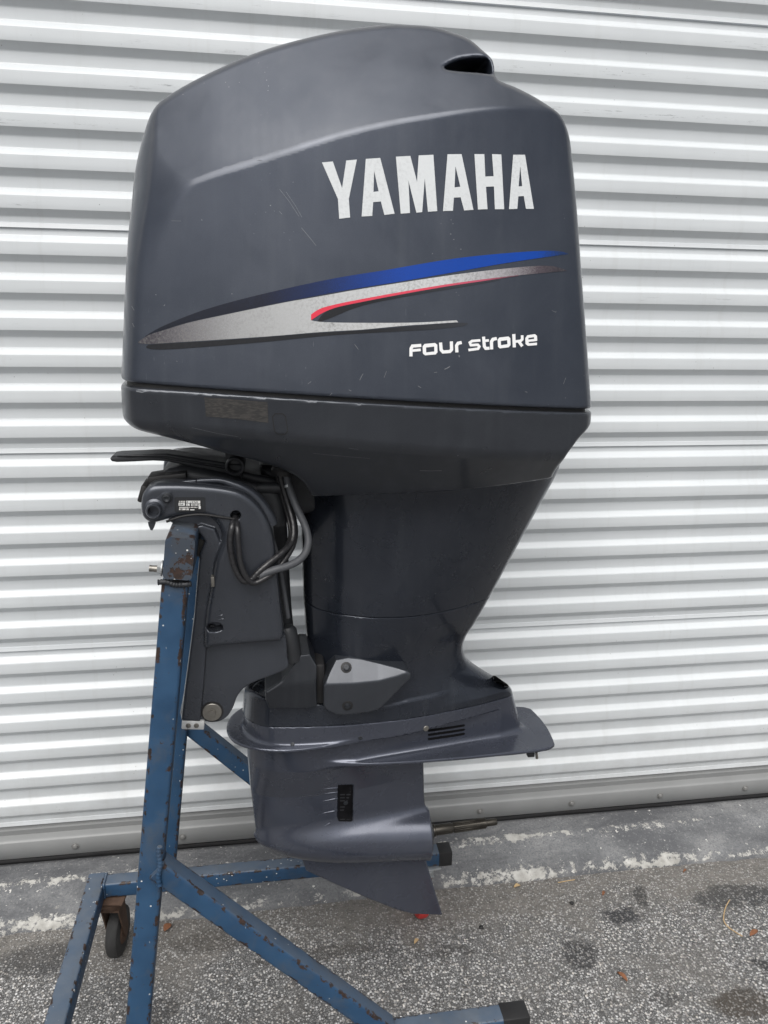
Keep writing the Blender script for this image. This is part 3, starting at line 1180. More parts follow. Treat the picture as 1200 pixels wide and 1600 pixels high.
# plan of the cowling: x from nose to tail, half width
XL0, XR0 = -0.247, 0.570
half_plan = [(-0.247, 0.0), (-0.2455, 0.09), (-0.2405, 0.165), (-0.231, 0.208), (-0.213, 0.234), (-0.185, 0.2455), (-0.12, 0.2600), (-0.02, 0.277), (0.1, 0.289), (0.25, 0.293), (0.38, 0.285),
             (0.46, 0.273), (0.500, 0.2645), (0.522, 0.254), (0.535, 0.233), (0.546, 0.19), (0.563, 0.09), (0.570, 0.0)]
full_plan = half_plan+[(x, -y) for x, y in half_plan[-2:0:-1]]
plan_at = Tab(crspline(full_plan, 8, True), 0.16, 0.002)

YLc, YRc, YTc = 1.36, 1.30, 1.31
left_edge = smooth_curve([(193, 640, YLc), (194.5, 597, YLc), (196.5, 540, YLc), (199, 450, YLc), (202, 380, YLc), (206, 315, YLc), (207, 262, YLc), (211, 215, YLc), (215, 165, YLc), (219, 110, YLc), (222, 40, YLc)])
right_edge = smooth_curve([(926, 680, YRc), (923, 640, YRc), (919, 540, YRc), (914, 430, YRc), (909, 320, YRc), (903, 232, YRc), (900, 180, YRc), (892, 110, YRc), (880, 30, YRc)], 6)
# crown, hood and rear deck seen from the side
deck = smooth_curve([(985, 350, 1.22), (945, 275, 1.22), (914, 219, 1.22), (893, 189, 1.225), (875, 171, 1.23), (842, 150, 1.24), (808, 134, 1.25), (780, 124.5, 1.26), (771, 119, 1.28), (770, 108, 1.29), (766, 95, 1.30), (754, 77, 1.30), (734, 58, YTc), (710, 45, YTc),
                     (678, 33, YTc), (640, 29, YTc), (600, 28.5, YTc), (520, 36, 1.30), (412, 60, 1.29), (318, 93, 1.27), (255, 124, 1.26), (224, 152, 1.26), (208, 198, 1.27), (198, 250, 1.29), (188, 312, 1.31), (172, 390, 1.33), (150, 500, 1.33), (130, 620, 1.33)], 6)
LZ, LX = z1(left_edge)
RZ, RX = z1(right_edge)
# the line where cowling and lower cowl part
sa, sb = XZ(300, 606, 1.19), XZ(880, 640, 1.165)
SPL = lambda x: sa[1]+(sb[1]-sa[1])*(x-sa[0])/(sb[0]-sa[0])
crx, crz = xcurve(smooth_curve([(215, 345, 1.25), (300, 304, 1.225), (350, 281, 1.215), (450, 240, 1.202), (530, 212, 1.198), (620, 190, 1.197), (700, 178, 1.198), (760, 172.5, 1.20), (800, 173, 1.205), (850, 181, 1.215), (885, 193, 1.23), (930, 215, 1.25)]))
flank = crspline([(-0.40, 0.208), (-0.247, 0.238), (-0.178, 0.250), (-0.05, 0.274), (0.1, 0.289), (0.25, 0.293), (0.38, 0.286), (0.47, 0.272), (0.57, 0.250), (0.72, 0.212)], 10)
TAPER = 0.10
crown = Tab([XZ(*p) for p in deck]+[(-0.6, 1.2), (0.9, 1.2)], 0.05, 0.002)
hood = Tab(ext([(692, 111), (700, 103), (715, 95.5), (735, 91), (755, 89.5), (763, 92), (765, 100), (765, 113), (761, 120), (740, 118), (710, 115.5)], 1.28, 6), 0.1)


def xprime(X, Z):
    l, r = IP(Z, LZ, LX), IP(Z, RZ, RX)
    return XL0+(X-l)/(r-l)*(XR0-XL0)


def f_cowl(X, Y, Z):
    ay = np.abs(Y-YC)
    F = plan_at(xprime(X, Z), ay+np.maximum(TAPER*(Z-1.45), 0))
    cz = IP(X, crx, crz)
    w = IP(X, flank[:, 0], flank[:, 1])-TAPER*(cz-1.45)
    tau = 0.64+0.14*sstep(X, -0.2, 0.25)+0.10*sstep(X, 0.2, 0.6)
    ys = w-tau*(Z-cz)
    F = smax(F, (ay-ys)/np.sqrt(1+tau**2), 0.080-0.077*sstep(X, -0.215, -0.085))
    F = smax(F, crown(X, Z)+0*ay, 0.014)
    F = smax(F, SPL(X)-Z+0*ay, 0.005)
    F = smax(F, -np.maximum(hood(X, Z)+0*ay, 0.03-ay), 0.008)
    return F


cowl_keep = {}
cowl = solid('cowling', f_cowl, Grid(-0.30, 0.62, YC-0.32, YC+0.32, 1.40, 2.07, 0.0034), MT['cowl'], motor, cowl_keep)

# dark rubber seal seen in the gap
solid('cowling_seal', lambda X, Y, Z: np.maximum(plan_at(xprime(X, Z), np.abs(Y-YC))+0.010, np.abs(Z-SPL(X))-0.018),
      Grid(-0.30, 0.62, YC-0.32, YC+0.32, 1.40, 1.52, 0.005), MT['black'], motor)

# lower cowl
lowl = smooth_curve([(186, 590, YLc), (190, 602, YLc), (195, 622, YLc), (203, 642, YLc), (216, 657, 1.32), (240, 671, 1.27), (300, 691, 1.24), (350, 706, 1.24), (400, 717, 1.25), (440, 728, 1.27), (470, 742, 1.31), (490, 775, 1.34)], 6)
lowr = smooth_curve([(924, 600, YRc), (924.5, 644, YRc), (917, 660, 1.24), (905, 678, 1.21), (891, 696, 1.205), (877, 712, 1.215), (856, 742, 1.26), (850, 780, 1.34)], 6)
smx, smz = xcurve(smooth_curve([(440, 762, 1.36), (500, 763, 1.335), (560, 762, 1.315), (640, 757, 1.31), (700, 752, 1.31), (760, 743, 1.315), (820, 732, 1.325), (884, 715, 1.345)], 6))
pan_out = Tab([XZ(*p) for p in lowl]+[XZ(500, 803, 1.335), XZ(840, 790, 1.345)]+[XZ(*p) for p in lowr[::-1]], 0.1)


# ------------------------------------------------------------------ the leg: one column cut at its joints
FZ, FXf = z1([(466, 690, 1.41), (470, 750, 1.41), (473, 850, 1.41), (476, 945, 1.41), (481, 1030, 1.41), (486, 1100, 1.41), (490, 1180, 1.41)])
CZ, CXf = z1([(548, 690, 1.33), (549, 780, 1.33), (550, 960, 1.34), (552, 1050, 1.34), (552, 1180, 1.35)])
TZ, TX = z1(smooth_curve([(918, 680, 1.36), (900, 713, 1.36), (884, 745, 1.37), (847, 808, 1.38), (813, 866, 1.39), (774, 934, 1.40), (748, 975, 1.41), (733, 1000, 1.41), (727, 1018, 1.42), (735, 1038, 1.425),
                      (757, 1054, 1.43), (785, 1069, 1.435), (800, 1078, 1.435), (805, 1092, 1.435), (818, 1142, 1.435), (824, 1180, 1.435)], 6))
JX, JZ = xcurve(smooth_curve([(383, 1128, 1.40), (450, 1138, 1.35), (560, 1131, 1.35), (690, 1114, 1.375), (806, 1091, 1.42)]))
s2x, s2z = xcurve(smooth_curve([(440, 938, 1.41), (478, 946, 1.40), (515, 957, 1.37), (552, 965, 1.335), (640, 966, 1.335), (700, 958, 1.35), (762, 940, 1.39), (790, 932, 1.40)], 6))
AVZ = 0.712


def column(X, Y, Z):
    ay = np.abs(Y-YC)
    xf, xc, xt = IP(Z, FZ, FXf), IP(Z, CZ, CXf), IP(Z, TZ, TX)
    wm = IP(Z, [0.70, 0.80, 0.95, 1.10, 1.35], [0.088, 0.098, 0.112, 0.118, 0.132])
    s1 = (wm-0.04)/(xc-xf)
    f1 = (ay-(0.04+(X-xf)*s1))/np.sqrt(1+s1*s1)
    s3 = IP(Z, [0.70, 0.86, 1.0, 1.3], [0.30, 0.42, 0.55, 0.75])
    w3 = IP(Z, [0.70, 0.85, 1.0, 1.3], [0.012, 0.022, 0.035, 0.05])
    f3 = (ay-(w3+(xt-X)*s3))/np.sqrt(1+s3*s3)
    F = smax(f1, ay-wm, 0.030)
    F = smax(F, f3, 0.06)
    F = smax(F, X-xt+0*ay, 0.02)
    return smax(F, xf-X+0*ay, 0.02)


def f_pan(X, Y, Z):
    ay = np.abs(Y-YC)
    dep = SPL(X)-0.0055-Z                 # metres below the parting line
    knee = 0.060+0.012*sstep(X, -0.1, 0.4)
    ins = smax(0.10*dep, 0.0060+(dep-knee)*1.12, 0.012)
    F = plan_at(xprime(X, Z), ay)+ins*0.86
    F = smin(F, column(X, Y, Z)-0.0012, 0.045)          # the skirt runs down into the leg
    F = smax(F, pan_out(X, Z)+0*ay, 0.010)
    F = smax(F, IP(X, smx, smz)-Z+0*ay, 0.002)
    return smax(F, -dep+0*ay, 0.004)


pan_keep = {}
pan = solid('lower_cowl', f_pan, Grid(-0.30, 0.62, YC-0.32, YC+0.32, 1.24, 1.50, 0.0042), MT['pan'], motor, pan_keep)

# upper cover of the leg
leg_keep = {}
solid('leg_cover', lambda X, Y, Z: np.maximum(smax(column(X, Y, Z), IP(X, s2x, s2z)-Z, 0.002), Z-1.40),
      Grid(-0.02, 0.56, YC-0.15, YC+0.15, 1.0, 1.42, 0.0036), MT['leg'], motor, leg_keep)

# lower housing with its tub in front
tx0 = XZ(382, 1100, 1.43)[0]
hp = [(tx0+0.012, 0.045), (tx0+0.05, 0.082), (tx0+0.12, 0.097), (tx0+0.22, 0.099), (tx0+0.34, 0.086), (tx0+0.42, 0.05)]
tub_tab = Tab(crspline([(tx0, 0)]+hp+[(x, -y) for x, y in hp[::-1]], 6, True), 0.12)
ttx, ttz = xcurve(smooth_curve([(383, 1083, 1.42), (400, 1093, 1.37), (440, 1100, 1.355), (505, 1101, 1.35), (520, 1110, 1.35), (560, 1113, 1.35), (640, 1100, 1.35)]))
tub_end = XZ(500, 1100, 1.36)[0]


def f_house(X, Y, Z):
    F = smax(column(X, Y, Z), Z-IP(X, s2x, s2z), 0.002)
    tp = tub_tab(X, Y-YC)
    tt_ = IP(X, ttx, ttz)
    T = smax(tp-0.10*np.maximum(tt_-Z, 0), Z-tt_, 0.005)
    T = smax(T, -np.maximum(smax(tp+0.010, tt_-0.03-Z, 0.006), X-tub_end), 0.003)
    F = smin(F, T, 0.005)
    return smax(F, IP(X, JX, JZ)-Z, 0.002)


house_keep = {}
house = solid('lower_housing', f_house, Grid(-0.12, 0.60, YC-0.15, YC+0.15, 0.70, 1.14, 0.0034), MT['leg'], motor, house_keep)

# gearcase: upper body, splash plate, anti-ventilation plate, strut, torpedo, skeg
SPZ = P(354, 1137, YC)[2]
SZ, SXl = z1([(380, 1100, YC), (384, 1150, YC), (390, 1220, YC), (398, 1285, YC), (404, 1320, YC)])
SZr, SXr = z1([(664, 1120, YC), (662, 1190, YC), (663, 1240, YC), (668, 1300, YC), (674, 1345, YC)])
n0, n1 = P(399, 1302, YC), P(668, 1298, YC)
TR = 0.0605
skeg_tab = Tab(ext([(470, 1335), (478, 1357), (520, 1377), (575, 1402), (620, 1420), (645, 1426.5), (691, 1428.5), (680, 1393), (664, 1340), (640, 1310), (520, 1310)], YC), 0.1)
spx0 = P(354, 1137, YC)[0]
hp = [(spx0+0.012, 0.05), (spx0+0.05, 0.088), (spx0+0.11, 0.110), (spx0+0.18, 0.112), (spx0+0.27, 0.098), (spx0+0.40, 0.070)]
sp_tab = Tab(crspline([(spx0, 0)]+hp+[(x, -y) for x, y in hp[::-1]], 6, True), 0.12)
ax0, ax1 = P(470, 1183, 1.35)[0], P(861, 1166, 1.40)[0]
hp = [(ax0+0.02, 0.066), (ax0+0.10, 0.090), (ax0+0.22, 0.099), (ax0+0.38, 0.097), (ax1-0.04, 0.091), (ax1-0.008, 0.080), (ax1, 0.062)]
av_tab = Tab(crspline([(ax0, 0)]+hp+[(ax1+0.006, 0)]+[(x, -y) for x, y in hp[::-1]], 6, True), 0.12)


inlet_tab = Tab(ext([(527.5, 1226), (549.5, 1225), (552, 1228), (551.5, 1282), (549, 1284), (529.5, 1283.5), (527.5, 1281)], 1.405), 0.5, 0.001)
XCUT = P(500, 1150, 1.36)[0]


def f_case(X, Y, Z):
    ay = np.abs(Y-YC)
    zsp = SPZ+(X-spx0)*0.035
    jz = IP(X, JX, JZ)
    U1 = np.maximum(smax(tub_tab(X, Y-YC)-0.004, Z-jz, 0.002), zsp-Z)
    U2 = smax(column(X, Y, Z), Z-jz, 0.002)
    U2 = np.maximum(U2, np.maximum(AVZ-0.002-Z, np.minimum(zsp-Z, ay-0.094+np.maximum(X-XCUT, 0)*0.16)))
    xa, xb = IP(Z, SZ, SXl), IP(Z, SZr, SXr)
    u = np.clip((X-xa)/(xb-xa), 0, 1)
    foil = (0.2969*np.sqrt(u)-0.126*u-0.3516*u**2+0.2843*u**3-0.1015*u**4)/0.1
    S = ay-(IP(Z, [0.35, 0.50, 0.62, 0.70, 0.76, 0.80], [0.028, 0.029, 0.050, 0.082, 0.094, 0.097])*foil+0.002)
    cut = np.maximum(inlet_tab(X, Z)+0*ay, -(S+0.0055))
    S = smax(S, np.maximum(xa-X, X-xb)+0*ay, 0.006)
    S = smax(S, Z-(SPZ+0.004)+0*S, 0.004)
    tu = np.clip((X-n0[0])/(n1[0]-n0[0]), 0, 1)
    rad = TR*np.power(np.clip(1-np.power(np.clip(1-tu/0.62, 0, 1), 2.3), 0, 1), 0.52)*IP(tu, [0, 0.62, 1.0], [1, 1, 0.965])
    ca = n0[2]+(n1[2]-n0[2])*tu-0.004
    rr = np.sqrt(ay**2+(Z-ca)**2)
    Tp = smax(rr-rad, np.maximum(n0[0]-X, X-n1[0])+0*rr, 0.003)
    S = smax(S, ca-Z+0*S, 0.004)
    G = smin(S, Tp, 0.020)
    G = np.maximum(G, X-n1[0]-0.001)
    K = smax(skeg_tab(X, Z)+0*ay, ay-IP(Z, [0.25, 0.42], [0.004, 0.0085]), 0.003)
    G = smin(G, K, 0.012)
    G = smin(G, U2, 0.022)
    G = smin(G, U1, 0.004)
    G = smin(G, smax(sp_tab(X, Y-YC), np.abs(Z-zsp)-0.0036, 0.003), 0.008)
    G = smax(G, -cut, 0.0015)
    return smin(G, smax(av_tab(X, Y-YC), np.abs(Z-AVZ)-0.0036, 0.003), 0.014)


case_keep = {}
case = solid('gearcase', f_case, Grid(-0.14, 0.64, YC-0.14, YC+0.14, 0.225, 0.86, 0.0032), MT['case'], motor, case_keep)

# ------------------------------------------------------------------ printing on the cowling
ox = motor.location.x
dxu = lambda px, py=430, Y=1.165: P(px, py, Y)[0]-ox
MT['letter'] = decal('silver_letter_vinyl', [(0.0, (0.56, 0.585, 0.60)), (1.0, (0.60, 0.625, 0.64))], 0, -1, 1, 0.42, 0.0, 0.55, False, (0.36, 0.38, 0.39))
MT['letter2'] = decal('white_letter_vinyl', [(0.0, (0.74, 0.75, 0.76)), (1.0, (0.74, 0.75, 0.76))], 0, -1, 1, 0.42, 0.0, 0.1, False)
MT['stripe_blue'] = decal('stripe_blue', [(0.0, (0.006, 0.008, 0.014)), (0.26, (0.005, 0.007, 0.018)), (0.40, (0.004, 0.016, 0.075)), (0.60, (0.002, 0.044, 0.29)), (0.93, (0.002, 0.048, 0.31)), (1.0, (0.012, 0.03, 0.09))],
                          0, dxu(227), dxu(889), 0.38, 0.0, 0.18, True, (0.02, 0.04, 0.09))
MT['stripe_white'] = decal('stripe_silver', [(0.0, (0.06, 0.056, 0.066)), (0.08, (0.14, 0.135, 0.145)), (0.22, (0.34, 0.345, 0.35)), (0.45, (0.49, 0.50, 0.505)), (0.70, (0.60, 0.61, 0.615)), (0.84, (0.42, 0.40, 0.42)), (0.94, (0.10, 0.08, 0.095)), (1.0, (0.05, 0.045, 0.055))],
                           0, dxu(216), dxu(886), 0.34, 0.45, 0.85, True, (0.215, 0.212, 0.205))
MT['stripe_red'] = decal('stripe_red', [(0.0, (0.62, 0.03, 0.06)), (0.55, (0.60, 0.06, 0.10)), (0.85, (0.42, 0.08, 0.13)), (1.0, (0.13, 0.05, 0.07))], 0, dxu(484), dxu(800), 0.42, 0.0, 0.2, False, (0.25, 0.06, 0.08))
MT['stripe_black'] = decal('stripe_black', [(0.0, (0.008, 0.009, 0.012)), (0.7, (0.008, 0.009, 0.012)), (1.0, (0.03, 0.033, 0.04))], 0, dxu(229), dxu(730), 0.42, 0.0, 0.2, False, (0.04, 0.045, 0.05))

letters = {
    'Y': ([(503, 254), (520, 252.5), (534.5, 294), (541, 251), (557.5, 249.5), (545, 311), (547, 340), (530, 342), (528, 311)], []),
    'A': ([(571.5, 248.5), (594, 247), (616.5, 334), (600.5, 336), (595, 315), (583, 316), (581.5, 337.5), (565, 338.5)], [[(584.5, 267), (591.5, 299), (583.5, 300)]]),
    'M': ([(618.5, 245), (641, 243.8), (651.5, 284), (654, 243), (677, 242), (683, 330), (668.5, 331), (663.5, 279), (659.5, 331.5), (650.5, 332.5), (638, 282), (640.5, 333), (626, 334)], []),
    'A2': ([(699, 241.2), (721, 241), (739.5, 328), (725, 329), (719.5, 308.5), (709, 309), (707.5, 329.5), (692, 330)], [[(711.5, 260), (719, 292), (710, 293)]]),
    'H': ([(741, 241), (756.5, 241), (758, 276), (771, 275.5), (768.5, 241), (783, 241.5), (787.5, 327), (773, 327), (771.5, 291.5), (759, 292), (761.5, 327), (746.5, 327.5)], []),
    'A3': ([(801.5, 242), (820, 242), (833.8, 326.5), (821.5, 326.5), (818, 306.5), (809.5, 307), (808, 326.5), (795, 327)], [[(812.5, 260), (815.5, 291), (810, 291.5)]]),
}
for k, (o_, h_) in letters.items():
    decal_poly('letter', o_, h_, cowl_keep, MT['letter'], cowl)

blue_up = [(227, 525.5), (254, 510), (317, 485), (400, 462), (512, 437), (600, 422.5), (711, 404), (812, 394), (866, 392), (887, 396.3)]
blue_lo = [(229, 526.5), (258, 514.5), (296, 503), (358, 489.5), (442, 472), (550, 452), (625, 440), (700, 427), (794, 410.5), (866, 400), (887, 397)]
decal_strip('blue_stripe', blue_up, blue_lo, cowl_keep, MT['stripe_blue'], cowl)
white_top = [(216, 534.5), (233, 523.5), (258, 515.5), (296, 504), (358, 490.5), (442, 473.2), (525, 458.5)]
# body of the silver stripe: left body, then the two tails
wb_lo = [(216, 535.5), (231, 537.5), (275, 535), (317, 532.5), (400, 527), (440, 524), (486, 520)]
decal_strip('silver_stripe', white_top[:-1]+[(486, 465.5)], wb_lo, cowl_keep, MT['stripe_white'], cowl)
decal_strip('silver_stripe', [(486, 465.5), (525, 458.5), (550, 454), (625, 442), (719, 428), (812, 417.5), (860, 415.5), (885, 422.6)],
            [(486, 491.5), (500, 482.5), (525, 475.5), (567, 467), (625, 456.5), (700, 444), (775, 434), (850, 426.5), (885, 423.4)], cowl_keep, MT['stripe_white'], cowl)
decal_strip('silver_stripe', [(486, 500.5), (496, 502.5), (525, 504), (580, 504.5), (650, 504), (713, 500.5)],
            [(486, 520), (525, 517.3), (567, 515), (625, 509.5), (670, 506.5), (716, 503.5)], cowl_keep, MT['stripe_white'], cowl, n=40)
decal_strip('red_stripe', [(486, 491.5), (500, 482.5), (525, 475.5), (567, 467), (625, 456.5), (700, 444), (775, 434), (810, 430)],
            [(486, 500.5), (504, 489), (527, 480), (567, 471.5), (625, 460.3), (700, 447.3), (775, 436.3), (810, 431)], cowl_keep, MT['stripe_red'], cowl, n=60)
decal_strip('black_stripe', [(496, 502), (506, 489.5), (527, 480.8), (567, 472), (650, 456.8), (720, 445.2), (780, 437)],
            [(500, 503), (520, 495.5), (550, 483), (585, 473), (650, 460.5), (720, 448.5), (780, 438)], cowl_keep, MT['stripe_black'], cowl, n=60)
decal_strip('black_stripe', [(229, 541), (236, 538.3), (317, 533.6), (400, 528), (483, 521.3), (567, 516), (650, 509.2), (716, 504.4), (731, 505)],
            [(229, 543.5), (236, 545.6), (275, 545.2), (400, 535.5), (525, 523.5), (650, 516.5), (690, 513.5), (724, 509.5), (731, 506)], cowl_keep, MT['stripe_black'], cowl)

fs = lambda pts: [(630+a/5.4545, 510+b/5.4545) for a, b in pts]
glyphs = [
    [(stroke_outline([(65, 256), (66, 190), (78, 168), (153, 162)], 27), []), (stroke_outline([(79, 206), (148, 200)], 22), [])],
    [([(164, 170), (180, 150), (270, 141), (289, 156), (291, 221), (276, 239), (186, 247), (167, 232)], [[(193, 180), (263, 172), (264, 214), (195, 222)]])],
    [(stroke_outline([(317, 138), (322, 200), (338, 218), (396, 214), (411, 198), (409, 128)], 27), [])],
    [(stroke_outline([(456, 222), (453, 165), (466, 144), (497, 137)], 27), [])],
    [(stroke_outline([(656, 119), (585, 125), (566, 138), (575, 160), (634, 157), (647, 172), (636, 191), (554, 202)], 22), [])],
    [(stroke_outline([(683, 88), (690, 172), (702, 188), (734, 186)], 26), []), (stroke_outline([(690, 124), (728, 119)], 22), [])],
    [(stroke_outline([(752, 196), (750, 130), (763, 110), (796, 103)], 27), [])],
    [([(803, 112), (818, 95), (895, 86), (911, 100), (913, 160), (896, 178), (822, 188), (806, 174)], [[(830, 125), (884, 117), (886, 152), (832, 160)]])],
    [(stroke_outline([(940, 66), (945, 179)], 27), []), (stroke_outline([(955, 129), (998, 124), (1012, 110), (1011, 76)], 23), []), (stroke_outline([(984, 132), (1012, 170)], 25), [])],
    [([(1038, 100), (1055, 76), (1120, 66), (1138, 80), (1140, 124), (1066, 132), (1070, 144), (1138, 138), (1138, 160), (1060, 166), (1040, 150)], [[(1065, 99), (1112, 92), (1113, 107), (1065, 113)]])],
]
for gl in glyphs:
    for k, (o_, h_) in enumerate(gl):
        decal_poly('letter_stroke' if len(gl) > 1 else 'letter', fs(o_), [fs(h) for h in h_], cowl_keep, MT['letter2'], cowl, lift=0.0009+0.0002*k, cuts=1)

# nicks and scratches through the enamel
MT['scratch'] = plain('bare_scratch', (0.15, 0.16, 0.175), 0.6, nscale=400, namt=0.5)
for st, w in (([(437, 296), (452, 315), (467, 338)], 0.55), ([(447, 300), (462, 322), (472, 340)], 0.5), ([(471, 356), (482, 369), (494, 384)], 0.7),
              ([(436, 330), (441, 335)], 0.6), ([(554, 538), (560, 546)], 0.6), ([(562, 594), (566, 586), (567.5, 584)], 0.7), ([(586, 625), (590, 628)], 0.9), ([(545, 609), (549, 611)], 0.8), ([(481, 600), (486, 596)], 0.7),
              ([(694.5, 577), (699, 575), (703, 572.5)], 1.3), ([(678, 582), (683, 581.5)], 0.6), ([(653, 603), (658, 606)], 0.8), ([(862, 485), (868, 488), (869, 486)], 0.6), ([(717, 555), (717.6, 558)], 1.5), ([(207, 505), (210, 511)], 0.7), ([(206, 478), (210, 485)], 0.7),
              ([(243, 460), (244.5, 461)], 1.2), ([(256, 478), (258, 476)], 1.0), ([(820, 612), (824, 613)], 0.7), ([(402, 250), (409, 251)], 0.5), ([(315, 343), (316, 344.5)], 1.2), ([(276, 564), (277, 565)], 1.0), ([(268, 345), (283, 345.5)], 0.45),
              ([(600, 590), (604, 580)], 0.5), ([(515, 618), (519, 614)], 0.7), ([(880, 600), (884, 590)], 0.6)):
    decal_poly('scratch', stroke_outline(st, w), [], cowl_keep, MT['scratch'], cowl, lift=0.0004, cuts=0)

# ------------------------------------------------------------------ lower cowl details
ML = Mat('faded_warning_label')
lines = ML.noise(30, 2, 0.5, ML.coord((6, 1, 16)))
words = ML.noise(90, 2, 0.6, ML.coord((1.2, 1, 5)))
ML.put('Base Color', ML.mix(ML.ramp(words, [(0.42, 0.0), (0.58, 1.0)]), (0.022, 0.022, 0.022), ML.ramp(lines, [(0.3, (0.034, 0.032, 0.031)), (0.7, (0.052, 0.048, 0.045))])))
ML.put('Roughness', 0.55)
lab = decal_poly('warning_label', [(319.5, 620.5), (360, 623.5), (418, 628.5), (419.5, 660.5), (371, 654.5), (322, 650.5)], [], pan_keep, ML.m, pan)
rr_ = lambda x0, y0, x1, y1, sl, r: [(x0+r, y0), (x1-r, y0+0.3), (x1, y0+r), (x1+sl, y1-r), (x1+sl-r, y1), (x0+sl+r, y1-0.3), (x0+sl, y1-r), (x0, y0+r)]
decal_poly('access_plug', rr_(425, 645.5, 447, 679, 3.5, 5), [rr_(426.3, 646.8, 445.7, 677.7, 3.5, 4.4)], pan_keep, MT['black'], pan, cuts=0)

for st, w in (([(489, 708), (540, 713), (578, 716)], 0.45), ([(656, 735), (672, 735.5), (690, 735)], 0.8), ([(300, 668), (340, 677), (372, 682)], 0.4), ([(213, 611), (222, 613), (229, 611)], 1.6), ([(715, 711), (716, 712)], 1.1), ([(545, 700), (560, 702)], 0.4)):
    decal_poly('scratch', stroke_outline(st, w), [], pan_keep, MT['scratch'], pan, lift=0.0004, cuts=0)

# ------------------------------------------------------------------ leg and gearcase details
def on_surface(name, px, py, keep, prof, mat, parent, seg=20):
    p, n = cast(keep, px, py)
    return lathe(name, prof, p, n, mat, parent, seg=seg)


screw = [(-0.003, 0.0042), (0.0006, 0.0042), (0.0010, 0.0034), (0.0010, 0.0018), (0.0002, 0.0014), (0.0002, 0.0)]
for q in ((563, 1153), (457, 1163)):
    on_surface('screw', q[0], q[1], case_keep, screw, MT['bolt_dark'], case, 12)
on_surface('flush_plug', 665.5, 1138, case_keep, [(-0.003, 0.006), (0.0014, 0.006), (0.0022, 0.005), (0.0022, 0.0)], MT['bolt'], case)
for dy in (0, 6.6, 13.2):  # slots are not cut: flat dark patches paint the shade inside them
    decal_poly('vent_slot_shade', [(668, 1140+dy), (708, 1134.2+dy), (725, 1131.5+dy), (727, 1133+dy), (725, 1135+dy), (708, 1138+dy), (669, 1143.6+dy)], [], case_keep, MT['void'], case, lift=0.0005)
decal_poly('exhaust_shade_patch', [(769.5, 1056), (774, 1056), (793, 1069), (795, 1073.5), (790, 1073), (773, 1065.5)], [], house_keep, MT['void'], house, lift=0.0006, cuts=1)  # flat dark patch painting the shade of the exhaust opening
gr = decal_poly('water_inlet', [(528, 1226.5), (549, 1225.5), (551.3, 1228), (551, 1282), (548.5, 1283.5), (529.5, 1283), (528, 1281)], [], case_keep, MT['void'], case, lift=0.0008)
for i in range(11):
    for (a, b) in ((531, 538.5), (541, 548)):
        yy = 1230.5+i*4.8
        if 1250 < yy < 1258:
            continue
        decal_poly('grille_bar', [(a, yy), (b, yy-0.2), (b, yy+1.7), (a, yy+1.9)], [], case_keep, MT['dkmetal'], gr, lift=0.0014, cuts=0)
on_surface('inlet_screw', 540, 1254, case_keep, [(0.0, 0.005), (0.0022, 0.005), (0.0026, 0.004), (0.0026, 0.0)], MT['bolt_dark'], gr, 14)
for (x0, y0, x1, y1) in ((503, 1233, 527, 1231), (505, 1240.5, 527, 1238), (505, 1252, 527, 1247.5), (503, 1271, 527, 1266.5), (506, 1291.5, 516, 1286)):
    pts = []
    for t in np.linspace(0, 1, 7):
        yy = y0+(y1-y0)*t
        pts.append(cast(case_keep, x0+(x1-x0)*t, yy, -0.0004)[0])
    tube('inlet_flute', pts, [0.0006, 0.0012, 0.0020, 0.0026], MT['case'], case, sides=8, smooth_n=3)
# loose anode screws under the plate
box('anode_bracket', (0.016, 0.012, 0.010), P(829, 1178, 1.40), MT['dkmetal'], case, bevel=0.002)
tube('anode_stud', [P(838, 1176, 1.40), P(839, 1185, 1.40)], 0.003, MT['bolt'], case, sides=8, smooth_n=0)

# propeller shaft
c0 = P(668, 1299, YC)
c1 = P(776, 1283.5, YC)
c1[2] = c0[2]+(c1[2]-c0[2])*1.0
ax = (c1-c0)/np.linalg.norm(c1-c0)
L = np.linalg.norm(c1-c0)
shaft = lathe('propeller_shaft', [(0, 0.0140), (L*0.10, 0.0140), (L*0.11, 0.0118), (L*0.34, 0.0118), (L*0.36, 0.0100), (L*0.84, 0.0100), (L*0.85, 0.0080), (L*0.98, 0.0080), (L, 0.0068)], c0, ax, MT['shaft'], motor, seg=28)
e1 = np.cross(ax, [0, 0, 1.0])
e1 /= np.linalg.norm(e1)
e2 = np.cross(ax, e1)
for k in range(16):
    a = 2*math.pi*k/16
    d = math.cos(a)*e1+math.sin(a)*e2
    t = np.cross(ax, d)
    R = Matrix((ax, t, d)).transposed()
    box('spline_tooth', (L*0.46, 0.0024, 0.0022), c0+ax*L*0.60+d*0.0105, MT['shaft'], shaft, rot=R, bevel=0.0004, seg=1)
lathe('shaft_carrier', [(-0.004, 0.046), (0.0035, 0.046), (0.005, 0.040), (0.005, 0.020), (0.012, 0.0165), (0.012, 0.0)], np.array([n1[0], YC, n1[2]-0.004]), (1, 0, 0), MT['dkmetal'], motor, seg=32)


